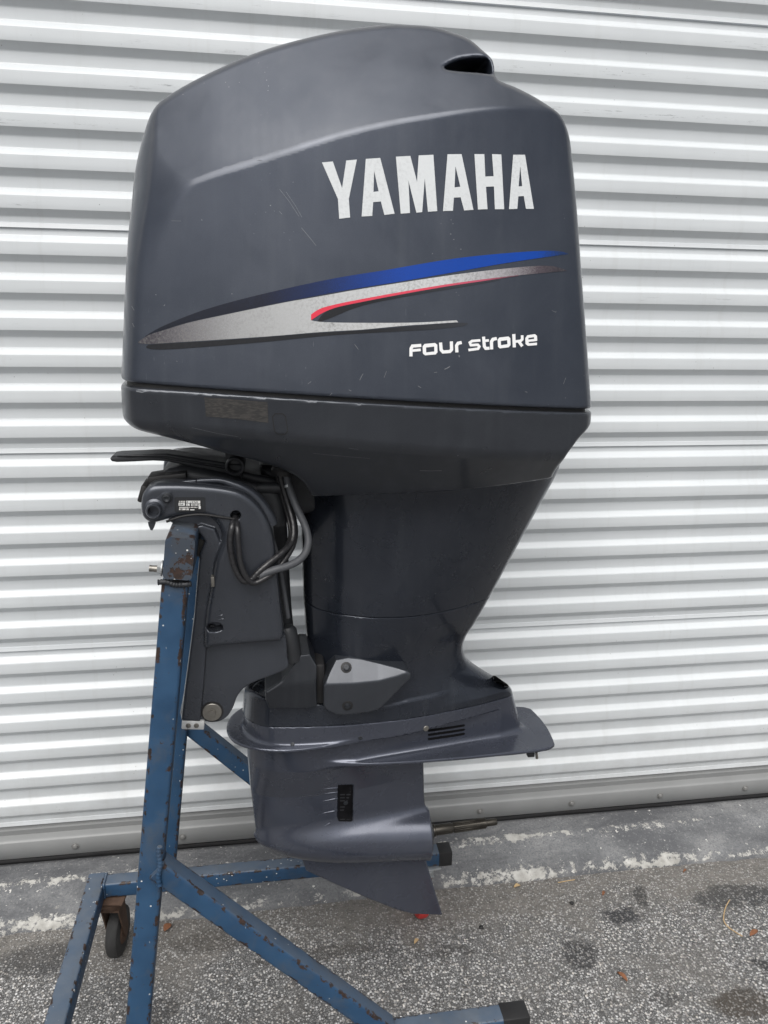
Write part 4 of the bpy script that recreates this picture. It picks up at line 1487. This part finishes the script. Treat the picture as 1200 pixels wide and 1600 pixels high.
# ------------------------------------------------------------------ mount covers
def cover(name, outline, ridge, yf, mat, slope=0.62):
    q = [XZ(p[0], p[1], 1.34) for p in outline]
    g = Grid(min(p[0] for p in q)-0.02, max(p[0] for p in q)+0.02, yf-0.012, 1.42, 0.80, 1.05, 0.0024)
    out = Tab(q, 0.04, 0.0008)
    rx, rz = xcurve([(a, b, 1.335) for a, b in ridge])

    def fn(X, Y, Z):
        F = smax(out(X, Z)+0*Y, yf-Y+0*X+0*Z, 0.007)
        F = smax(F, (yf+slope*(Z-IP(X, rx, rz))-Y)/1.1, 0.0015)
        return smax(F, (yf+0.10*(IP(X, rx, rz)-Z)-0.001-Y), 0.0015)
    keep = {}
    return solid(name, fn, g, mat, motor, keep), keep


mc, mck = cover('mount_cover', [(504, 1064), (514, 1048), (525, 1032), (545, 1029), (565, 1030.5), (600, 1036), (633, 1041), (639, 1046), (638, 1053), (612, 1080), (590, 1102), (578, 1106), (560, 1108), (540, 1111), (524, 1110), (510, 1103), (504.5, 1096)],
                [(490, 1063.5), (550, 1062), (590, 1058), (620, 1050), (645, 1040)], 1.318, MT['cover'])
mc2, mck2 = cover('mount_cover', [(414, 1075), (440, 1058), (470, 1022), (484, 1020), (494, 1036), (494.5, 1100), (455, 1101.5), (420, 1101), (415, 1088)],
                  [(400, 1071), (450, 1065.5), (500, 1060)], 1.322, MT['cover_shaded'], 0.22)
for (px, py, keep, par, r) in ((541, 1043, mck, mc, 0.0056), (543, 1102.5, mck, mc, 0.0048)):
    p, n = cast(keep, px, py)
    lathe('bolt_recess_shade', [(-0.004, 0.0105), (0.0006, 0.0105), (0.0010, 0.0095), (0.0004, 0.0)], p, n, MT['black'], par, seg=20)  # black disc on the surface, painting the shade of a recess round the bolt
    lathe('bolt', [(0, r*1.3), (0.0025, r*1.3), (0.003, r), (0.0062, r*0.92), (0.0066, r*0.6), (0.0058, 0.0)], p, n, MT['bolt_dark'], par, seg=18)
# dark isolator rubber between the two covers and the mount behind them
box('rubber_mount', (0.020, 0.11, 0.085), (P(499, 1068, 1.36)[0], 1.40, P(499, 1064, 1.36)[2]), MT['black'], motor, bevel=0.006)

# ------------------------------------------------------------------ clamp brackets
slab_px = [(221, 806), (219, 790), (223, 771), (235, 760), (256, 756.5), (300, 757), (345, 761), (378, 769), (402, 787), (419, 814), (428, 845), (433, 890), (439, 950), (443, 985), (441, 999), (430, 1004), (380, 1008), (335, 1012),
           (319, 1013), (321, 965), (331, 905), (336, 877), (345, 852), (346, 832), (335, 815), (312, 807), (282, 808), (258, 814), (240, 818.5), (228, 815)]
plate_px = [(262, 812), (290, 795), (350, 780), (390, 800), (410, 830), (425, 880), (436, 960), (447, 1000), (449, 1028), (448, 1047), (402, 1066), (383, 1076), (371, 1090), (364, 1108), (354, 1123), (338, 1130.5), (318, 1129), (283, 1125),
            (288, 1080), (296, 1020), (303, 965), (309, 905), (313, 862), (321, 846), (314, 833), (297, 832), (283, 825.5)]


def bracket(flip):
    yfm = 1.272
    pts = [P(a, b, yfm) for a, b in slab_px+plate_px]
    x0, x1 = min(p[0] for p in pts)-0.015, max(p[0] for p in pts)+0.015
    z0, z1_ = min(p[2] for p in pts)-0.015, max(p[2] for p in pts)+0.015
    g = Grid(x0, x1, 1.262, 1.345, z0, z1_, 0.0025)
    ta = Tab(ext(slab_px, yfm, 4), 0.05, 0.001)
    tb = Tab(ext(plate_px, 1.288, 4), 0.05, 0.001)
    # flange down the transom edge: stands a little proud
    tf = Tab(ext([(283, 1125), (313, 1127), (319, 1060), (326, 960), (334, 890), (346, 850), (336, 826), (316, 820), (296, 826), (312, 834), (320, 846), (312, 864), (308, 905), (303, 965), (296, 1020), (288, 1080)], 1.286), 0.05, 0.001)
    tsl = Tab(ext([(325, 976), (334, 973), (343, 974.5), (348, 979), (347, 985), (338, 988), (327, 987.5), (322, 982)], yfm), 0.3, 0.001)
    hc = P(368, 806, yfm)

    def fn(X, Y, Z):
        A = smax(ta(X, Z)+0*Y, np.maximum(yfm-Y, Y-1.325)+0*X+0*Z, 0.013)
        B = smax(tb(X, Z)+0*Y, np.maximum(1.291-Y, Y-1.335)+0*X+0*Z, 0.005)
        C = smax(tf(X, Z)+0*Y, np.maximum(1.284-Y, Y-1.335)+0*X+0*Z, 0.004)
        F = smin(smin(A, B, 0.004), C, 0.002)
        F = smax(F, -np.maximum(tsl(X, Z)+0*Y, Y-1.30), 0.002)
        return smax(F, -np.maximum(np.sqrt((X-hc[0])**2+(Z-hc[2])**2)-0.0085, Y-1.315), 0.002)
    V, Q, N, fld = polygonise(fn, g)
    if flip:
        V = V.copy()
        V[:, 1] = 2*YC-V[:, 1]
        N = N.copy()
        N[:, 1] = -N[:, 1]
        Q = Q[:, ::-1].copy()
        return build('clamp_bracket', V, Q, MT['brk'], motor, smooth=True, normals=N), None
    o = build('clamp_bracket', V, Q, MT['brk'], motor, smooth=True, normals=N)
    return o, dict(fld=fld, bvh=BVHTree.FromPolygons([Vector(a) for a in V], Q.tolist()))


brk, bk = bracket(False)
bracket(True)
# name plate
np_ = decal_poly('name_plate', rr_(272.5, 776.5, 321, 800.5, 0.5, 2), [], bk, MT['dkmetal'], brk, lift=0.0010, cuts=1)
ML = Mat('barcode_label')
ML.put('Base Color', ML.ramp(ML.noise(420, 2, 0.5, ML.coord((2.2, 1, 0.5))), [(0.40, (0.10, 0.10, 0.10)), (0.50, (0.62, 0.62, 0.60))]))
zz = lambda u, v: (260+u/17.143, 750+v/17.143)
MW = plain('label_white', (0.66, 0.67, 0.66), 0.5, nscale=300, namt=0.15)
decal_poly('plate_field', [zz(300, 530), zz(940, 535), zz(950, 800), zz(340, 800)], [], bk, MT['black'], np_, lift=0.0016, cuts=1)
for (a, b, c, d, mt) in ((330, 550, 505, 592, ML.m), (330, 603, 500, 680, MW), (535, 548, 908, 610, MW), (535, 622, 625, 688, MW), (662, 622, 908, 688, MW), (345, 712, 840, 738, ML.m), (345, 752, 610, 798, ML.m), (865, 690, 922, 765, MW), (640, 776, 755, 800, MW)):
    decal_poly('plate_print', [zz(a, b), zz(c, b), zz(c, d), zz(a, d)], [], bk, mt, np_, lift=0.0021, cuts=0)
# what is printed in the white fields
seg = lambda pts, w: [zz(*q) for q in stroke_outline(pts, w)]
for st in ([(560, 605), (560, 566), (585, 566)], [(560, 585), (580, 585)], [(650, 568), (650, 602)], [(680, 568), (705, 568), (705, 602), (680, 602)], [(735, 568), (765, 568)], [(750, 568), (750, 602)], [(778, 568), (778, 602), (795, 602)], [(812, 602), (812, 568), (835, 570), (838, 602)],
           [(360, 665), (360, 625), (382, 625), (382, 665)], [(402, 630), (402, 665)], [(422, 665), (422, 628), (448, 628), (448, 648), (424, 648)], [(570, 632), (570, 675), (592, 675)],
           [(690, 635), (690, 672)], [(712, 636), (735, 636), (735, 672), (712, 672), (712, 640)], [(752, 636), (775, 636), (775, 672), (752, 672), (752, 640)], [(800, 636), (800, 672)], [(818, 636), (840, 636), (840, 672), (818, 672)], [(856, 672), (856, 636), (880, 640), (880, 672)]):
    decal_poly('plate_mark', seg(st, 9), [], bk, MT['black'], np_, lift=0.0026, cuts=0)
# cast mark and hardware on the bracket
for st in ([(337, 958), (344, 952), (346, 956)], [(338, 964), (347, 961), (350, 965)], [(341, 969), (349, 967), (351, 970)]):
    pts = [cast(bk, a, b, 0.0002)[0] for a, b in st]
    tube('cast_mark', pts, 0.0009, MT['brk'], brk, sides=6, smooth_n=3)
tcn = P(242, 794, 1.272)
tt = lathe('tilt_tube', [(-0.08, 0.0135), (0.0, 0.0165), (0.004, 0.0165), (0.006, 0.0128), (0.020, 0.0122), (0.0215, 0.0112), (0.0215, 0.0090), (-0.03, 0.0088), (-0.031, 0.0)], tcn, (0, -1, 0), MT['brk'], motor, seg=32)
lathe('tube_bore', [(-0.029, 0.0087), (-0.0285, 0.0)], tcn, (0, -1, 0), MT['void'], tt, seg=24)
bm = bmesh.new()
kp = [(234, 809), (243, 812), (252, 800), (262, 786), (270, 776), (267, 768), (257, 768), (250, 774), (238, 783), (231, 795)]
lo = [bm.verts.new(Vector(P(a, b, 1.2755))) for a, b in kp]
hi = [bm.verts.new(Vector(P(a, b, 1.268))) for a, b in kp]
bm.faces.new(lo)
bm.faces.new(hi)
for i in range(len(kp)):
    bm.faces.new((lo[i], hi[i], hi[(i+1) % len(kp)], lo[(i+1) % len(kp)]))
bmesh.ops.bevel(bm, geom=[e for e in bm.edges if all(v in hi for v in e.verts)], offset=0.002, segments=2, affect='EDGES')
build_bm('tube_retainer', bm, MT['brk'], brk, smooth=True, angle=40)
lathe('bolt', [(0, 0.0085), (0.002, 0.0085), (0.0025, 0.0068), (0.007, 0.0062), (0.0075, 0.0045), (0.0055, 0.0)], P(261, 778, 1.268), (0, -1, 0), MT['bolt_dark'], brk, seg=20)
bm = bmesh.new()
kp = [(231, 815), (244, 815), (241, 824), (238, 829), (235, 828), (232, 821)]
lo = [bm.verts.new(Vector(P(a, b, 1.30))) for a, b in kp]
hi = [bm.verts.new(Vector(P(a, b, 1.284))) for a, b in kp]
bm.faces.new(lo)
bm.faces.new(hi)
for i in range(len(kp)):
    bm.faces.new((lo[i], hi[i], hi[(i+1) % len(kp)], lo[(i+1) % len(kp)]))
build_bm('bracket_lug', bm, MT['brk'], brk)
pv = P(331.5, 1112, 1.291)
pb_ = lathe('pivot_washer', [(0, 0.0172), (0.0028, 0.0172), (0.0034, 0.0164), (0.0034, 0.0072), (0.0030, 0.0)], pv, (0, -1, 0), MT['bolt'], brk, seg=36)
hexbolt('pivot_bolt', pv+np.array([0, -0.0032, 0]), (0, -1, 0), 0.0070, 0.0052, MT['bolt'], pb_, washer=False)
lathe('pivot_recess_shade', [(0, 0.0205), (0.0008, 0.0205), (0.0008, 0.0)], pv, (0, -1, 0), MT['black'], brk, seg=36)  # flat black ring painting recess shade round the washer
lathe('slot_bolt', [(0, 0.0075), (0.005, 0.0075), (0.006, 0.006), (0.006, 0.003), (0.003, 0.002), (0.003, 0.0)], P(331, 981, 1.301), (0, -1, 0), MT['dkmetal'], brk, seg=20)
R = Matrix.Rotation(math.radians(6), 3, 'Y')
box('zinc_anode', (0.040, 0.10, 0.0175), P(301.5, 1133.5, 1.285)+np.array([0, 0.05, 0]), MT['zinc'], motor, rot=R, bevel=0.002)
for dx in (-0.008, 0.006):
    lathe('anode_screw', [(0, 0.0045), (0.0015, 0.0045), (0.002, 0.003), (0.002, 0.0)], P(301.5+dx*900, 1133.5, 1.285), (0, -1, 0), MT['bolt'], motor, seg=12)
box('spacer', (0.006, 0.03, 0.018), P(333, 905, 1.284), MT['bolt'], brk, bevel=0.001)
lathe('clamp_washer', [(0, 0.017), (0.002, 0.017), (0.002, 0.0)], P(316, 857, 1.30), (-0.5, -0.85, 0), MT['bolt'], motor, seg=24)

# ------------------------------------------------------------------ swivel bracket, steering gear and links
sw_px = [(247, 765), (249, 745), (258, 733), (275, 727), (300, 726), (345, 734), (395, 746), (432, 758), (446, 800), (452, 880), (457, 960), (462, 1020), (456, 1033), (432, 1040), (424, 960), (414, 870), (398, 815), (372, 785), (310, 775), (262, 778)]
g = Grid(XZ(240, 800, 1.40)[0]-0.02, XZ(470, 800, 1.40)[0]+0.02, YC-0.135, YC+0.135, XZ(400, 1050, 1.38)[1]-0.02, XZ(300, 720, 1.38)[1]+0.02, 0.004)
sw_tab = Tab(ext(sw_px, 1.37, 5), 0.05)
solid('swivel_bracket', lambda X, Y, Z: smax(sw_tab(X, Z)+0*Y, np.abs(Y-YC)-IP(Z, [1.0, 1.15, 1.22, 1.30], [0.045, 0.05, 0.112, 0.112]), 0.02), g, MT['dkmetal'], motor)
box('bracket_clip', (0.030, 0.05, 0.018), P(248, 747, 1.345), MT['black'], motor, rot=Matrix.Rotation(math.radians(-8), 3, 'Y'), bevel=0.003)
box('bracket_clip', (0.040, 0.04, 0.010), P(274, 742, 1.338), MT['black'], motor, rot=Matrix.Rotation(math.radians(-6), 3, 'Y'), bevel=0.002)
box('bracket_clip', (0.010, 0.06, 0.030), P(226, 766, 1.32), MT['black'], motor, rot=Matrix.Rotation(math.radians(18), 3, 'Y'), bevel=0.003)
# hydraulic pipe following the bracket's shoulder
tube('hydraulic_pipe', [P(234, 768, 1.30), P(252, 759, 1.295), (P(280, 754, 1.295)), P(306, 751.5, 1.295)], 0.0034, MT['brk'], motor, sides=10)
tube('pipe_sleeve', [P(308, 751.5, 1.295), P(325, 750.5, 1.295), P(345, 751, 1.295), P(365, 757, 1.296), P(388, 768, 1.298), P(405, 785, 1.30), P(418, 806, 1.30), P(424, 820, 1.30)],
     [0.0042, 0.0050, 0.0060, 0.0095, 0.0115, 0.0125, 0.0125], MT['brk'], motor, sides=14)
box('clip_plate', (0.005, 0.006, 0.018), P(403, 795.5, 1.287), MT['bolt'], motor, rot=Matrix.Rotation(math.radians(-33), 3, 'Y'), bevel=0.001)
tube('trim_rod', [P(423, 822, 1.315), P(425, 842, 1.315)], 0.0042, MT['galv'], motor, sides=12, smooth_n=0)
tube('trim_hose', [P(425, 842, 1.315), P(433, 870, 1.318), P(442, 915, 1.322), P(450, 965, 1.325)], 0.0046, MT['hose'], motor, sides=12)
lathe('trim_cylinder', [(0, 0.020), (0.060, 0.0175), (0.068, 0.012), (0.070, 0.0)], P(456, 1030, 1.345), P(446, 966, 1.345)-P(456, 1030, 1.345), MT['dkmetal'], motor, seg=24)
# steering arm
arm = [(173, 715.5), (176, 711.5), (186, 710), (215, 709), (245, 707.5), (262, 707.5), (290, 712), (330, 718), (372, 724), (372, 744), (340, 738), (300, 728), (262, 719.5), (240, 718.5), (210, 720), (184, 720.8), (176, 719.5)]
g = Grid(XZ(170, 715, 1.37)[0]-0.01, XZ(376, 730, 1.37)[0]+0.01, 1.345, 1.425, XZ(372, 750, 1.37)[1]-0.01, XZ(262, 705, 1.37)[1]+0.012, 0.0018)
arm_tab = Tab(ext(arm, 1.365), 0.05, 0.0008)
gvx, gvz = xcurve([(180, 713, 1.365), (255, 712.5, 1.365), (300, 720, 1.365), (370, 732, 1.365)])


def f_arm(X, Y, Z):
    F = smax(arm_tab(X, Z)+0*Y, np.maximum(1.355-Y, Y-1.405)+0*X+0*Z, 0.004)
    return smax(F, -np.maximum(np.abs(Z-IP(X, gvx, gvz))-0.0014, Y-1.3585), 0.001)


solid('steering_arm', f_arm, g, MT['dkmetal'], motor)
# round boss with its bore, hanging from the lower cowl
bc_ = P(367, 729, 1.315)
bo = lathe('lock_boss', [(-0.05, 0.016), (0.0, 0.0165), (0.003, 0.0158), (0.004, 0.0135), (0.002, 0.0118), (-0.016, 0.0112), (-0.017, 0.0)], bc_, (-0.05, -1, -0.05), MT['dkmetal'], motor, seg=32)
g = Grid(bc_[0]-0.035, bc_[0]+0.035, 1.31, 1.39, bc_[2]-0.01, bc_[2]+0.06, 0.003)
solid('boss_web', lambda X, Y, Z: np.maximum(smax(np.abs(X-bc_[0])-0.0145-0.10*np.maximum(Z-bc_[2], 0)+0*Y, np.maximum(1.325-Y, Y-1.365)+0*Z, 0.012), np.maximum(bc_[2]-Z, Z-bc_[2]-0.05)), g, MT['dkmetal'], bo)
tube('shift_link', [P(378, 742, 1.34), P(398, 747, 1.345), P(415, 750, 1.35), P(440, 757, 1.36)], 0.0075, MT['dkmetal'], motor, sides=12)
lathe('link_cylinder', [(0, 0.0085), (0.006, 0.0105), (0.055, 0.0105), (0.055, 0.0)], P(402, 763, 1.345), (1, 0, 0.0), MT['dkmetal'], motor, seg=20)
# upper steering mount joining the leg
g = Grid(P(395, 780, 1.40)[0]-0.01, P(490, 780, 1.40)[0]+0.05, YC-0.09, YC+0.09, P(440, 812, 1.40)[2], P(440, 715, 1.40)[2], 0.004)
um_tab = Tab(ext([(405, 728), (500, 728), (500, 800), (470, 806), (440, 792), (412, 775)], 1.39))
solid('steering_mount', lambda X, Y, Z: smax(um_tab(X, Z)+0*Y, np.abs(Y-YC)-0.065+0*X+0*Z, 0.02), g, MT['dkmetal'], motor)
g = Grid(P(440, 1040, 1.42)[0]-0.01, P(510, 1040, 1.42)[0]+0.04, YC-0.06, YC+0.06, P(440, 1095, 1.42)[2], P(440, 1000, 1.42)[2], 0.004)
lm_tab = Tab(ext([(448, 1030), (470, 1012), (520, 1015), (520, 1085), (440, 1085)], 1.42))
solid('lower_mount', lambda X, Y, Z: smax(lm_tab(X, Z)+0*Y, np.abs(Y-YC)-0.05+0*X+0*Z, 0.015), g, MT['dkmetal'], motor)

# hoses and cables
lathe('hose_grommet', [(0, 0.017), (0.008, 0.019), (0.014, 0.0165), (0.016, 0.0)], P(440, 738, 1.335)+np.array([0, 0, -0.004]), (0.1, 0, 1), MT['black'], motor, seg=24)
tube('hose', [P(445, 728, 1.335), P(448, 745, 1.333), P(453, 765, 1.328), P(463, 792, 1.32), P(476, 820, 1.305), P(481.5, 842, 1.295), P(478, 862, 1.285), P(466, 876, 1.276), P(448, 885, 1.268), P(430, 890, 1.263), P(413, 896, 1.262), P(404, 901, 1.262)],
     0.0066, MT['hose'], motor, sides=16)
tube('hose_band', [P(449.5, 757, 1.331), P(450.8, 760.5, 1.330)], 0.0071, MT['galv'], motor, sides=16, smooth_n=0)
tube('cable_loom', [P(437, 742, 1.335), P(443, 765, 1.335), P(452, 795, 1.33), P(458.5, 822, 1.315), P(456, 846, 1.30), P(440, 864, 1.28), P(420, 880, 1.266), P(404, 894, 1.260), P(392, 906, 1.258), P(380, 907, 1.256), P(369, 892, 1.256), P(361.5, 868, 1.256), P(359.5, 845, 1.257), P(363, 822, 1.262), P(367, 808, 1.285)],
     0.0056, MT['wire'], motor, sides=12, ripple=0.05)
tube('cable_loom', [P(441, 742, 1.340), P(449, 770, 1.34), P(457, 800, 1.335), P(462, 828, 1.32), P(459, 850, 1.305), P(447, 872, 1.285), P(430, 892, 1.268), P(412, 905, 1.258), P(396, 911, 1.253), P(385, 902, 1.250), P(376, 880, 1.250), P(372.5, 852, 1.252), P(371, 826, 1.258), P(369, 809, 1.285)],
     0.0046, MT['wire'], motor, sides=12, ripple=0.04)
tube('cable_loom', [P(433, 745, 1.345), P(440, 775, 1.345), P(450, 810, 1.34), P(453, 840, 1.32), P(438, 868, 1.29), P(418, 888, 1.268), P(402, 902, 1.257)], 0.0036, MT['wire'], motor, sides=10)
tube('bracket_wire', [P(260, 815, 1.270), P(285, 807, 1.268), P(315, 804, 1.268), P(345, 808, 1.269), P(366, 811, 1.272)], 0.0022, MT['black'], motor, sides=8)

# ------------------------------------------------------------------ litter on the asphalt
def leaf(px, py, length, width, ang, mat, label, curl=0.004):
    c = ground_point(px, py, 0.0035)
    n = 7
    V, Fc = [], []
    d = np.array([math.cos(ang), math.sin(ang), 0])
    s = np.array([-math.sin(ang), math.cos(ang), 0])
    for i in range(n):
        t = i/(n-1)
        w = width*(math.sin(math.pi*min(1, t*0.92+0.06)))**0.8
        for j in (-1, 0, 1):
            V.append(c+d*(t-0.5)*length+s*w*0.5*j+np.array([0, 0, curl*abs(j)+curl*1.2*math.sin(t*3.1)*(1 if j else 0.4)]))
    for i in range(n-1):
        for j in range(2):
            Fc.append((i*3+j, (i+1)*3+j, (i+1)*3+j+1, i*3+j+1))
    o = build('dry_leaf', V, Fc, mat, smooth=True)
    sol = o.modifiers.new('thickness', 'SOLIDIFY')
    sol.thickness = 0.0006
    return tag(o, label, 'leaf', 'dry leaves on the asphalt')


leaf(972, 1527, 0.030, 0.011, 2.0, MT['leafbrown'], 'small brown curled leaf lying on open asphalt')
leaf(1178, 1459, 0.034, 0.013, 0.4, MT['leafbrown'], 'reddish brown leaf beside the thin twig')
leaf(943, 1397, 0.018, 0.007, 0.9, MT['leafbrown'], 'tiny russet leaf near the toe of the sill')
leaf(262, 1450, 0.026, 0.020, 1.0, MT['leafbrown'], 'crumpled rust brown leaf behind the blue post')
leaf(808, 1386, 0.020, 0.010, 0.2, MT['straw'], 'pale tan leaf scrap lying against the concrete sill')
leaf(651, 1472, 0.017, 0.009, 0.7, MT['straw'], 'pale tan leaf scrap below the skeg')
leaf(1070, 1362, 0.016, 0.005, 0.5, MT['leafbrown'], 'dark sliver of leaf tucked at the toe of the sill')
tw = tube('twig', [ground_point(a, b, 0.004) for a, b in ((1140, 1406), (1133, 1420), (1131, 1438), (1140, 1450), (1160, 1463))], [0.0012, 0.0016, 0.0014], MT['straw'], sides=6)
tag(tw, 'thin curved dry twig lying on the dark asphalt', 'twig')
tw = tube('straw_stem', [ground_point(a, b, 0.003) for a, b in ((872, 1379), (885, 1376.5), (898, 1374.5))], 0.0012, MT['straw'], sides=6)
tag(tw, 'short pale straw lying along the foot of the sill', 'straw')


def pebble(px, py, r, mat, label, name='pebble'):
    c = ground_point(px, py, r*0.5)
    bm = bmesh.new()
    bmesh.ops.create_icosphere(bm, subdivisions=2, radius=r)
    for v in bm.verts:
        v.co *= 1+0.25*math.sin(v.co.x*900+px)*math.cos(v.co.y*700+py)
        v.co.z *= 0.7
    bmesh.ops.translate(bm, verts=bm.verts[:], vec=Vector(c))
    o = build_bm(name, bm, mat, smooth=True)
    return tag(o, label, 'pebble')


pebble(752, 1449, 0.0062, MT['black'], 'round black pebble on the asphalt right of the skeg')
pebble(893, 1411, 0.0060, MT['black'], 'black gritty lump on the asphalt before the sill')
pebble(1031, 1344, 0.0065, MT['stucco'], 'white pebble lying at the foot of the sill', 'pebble')
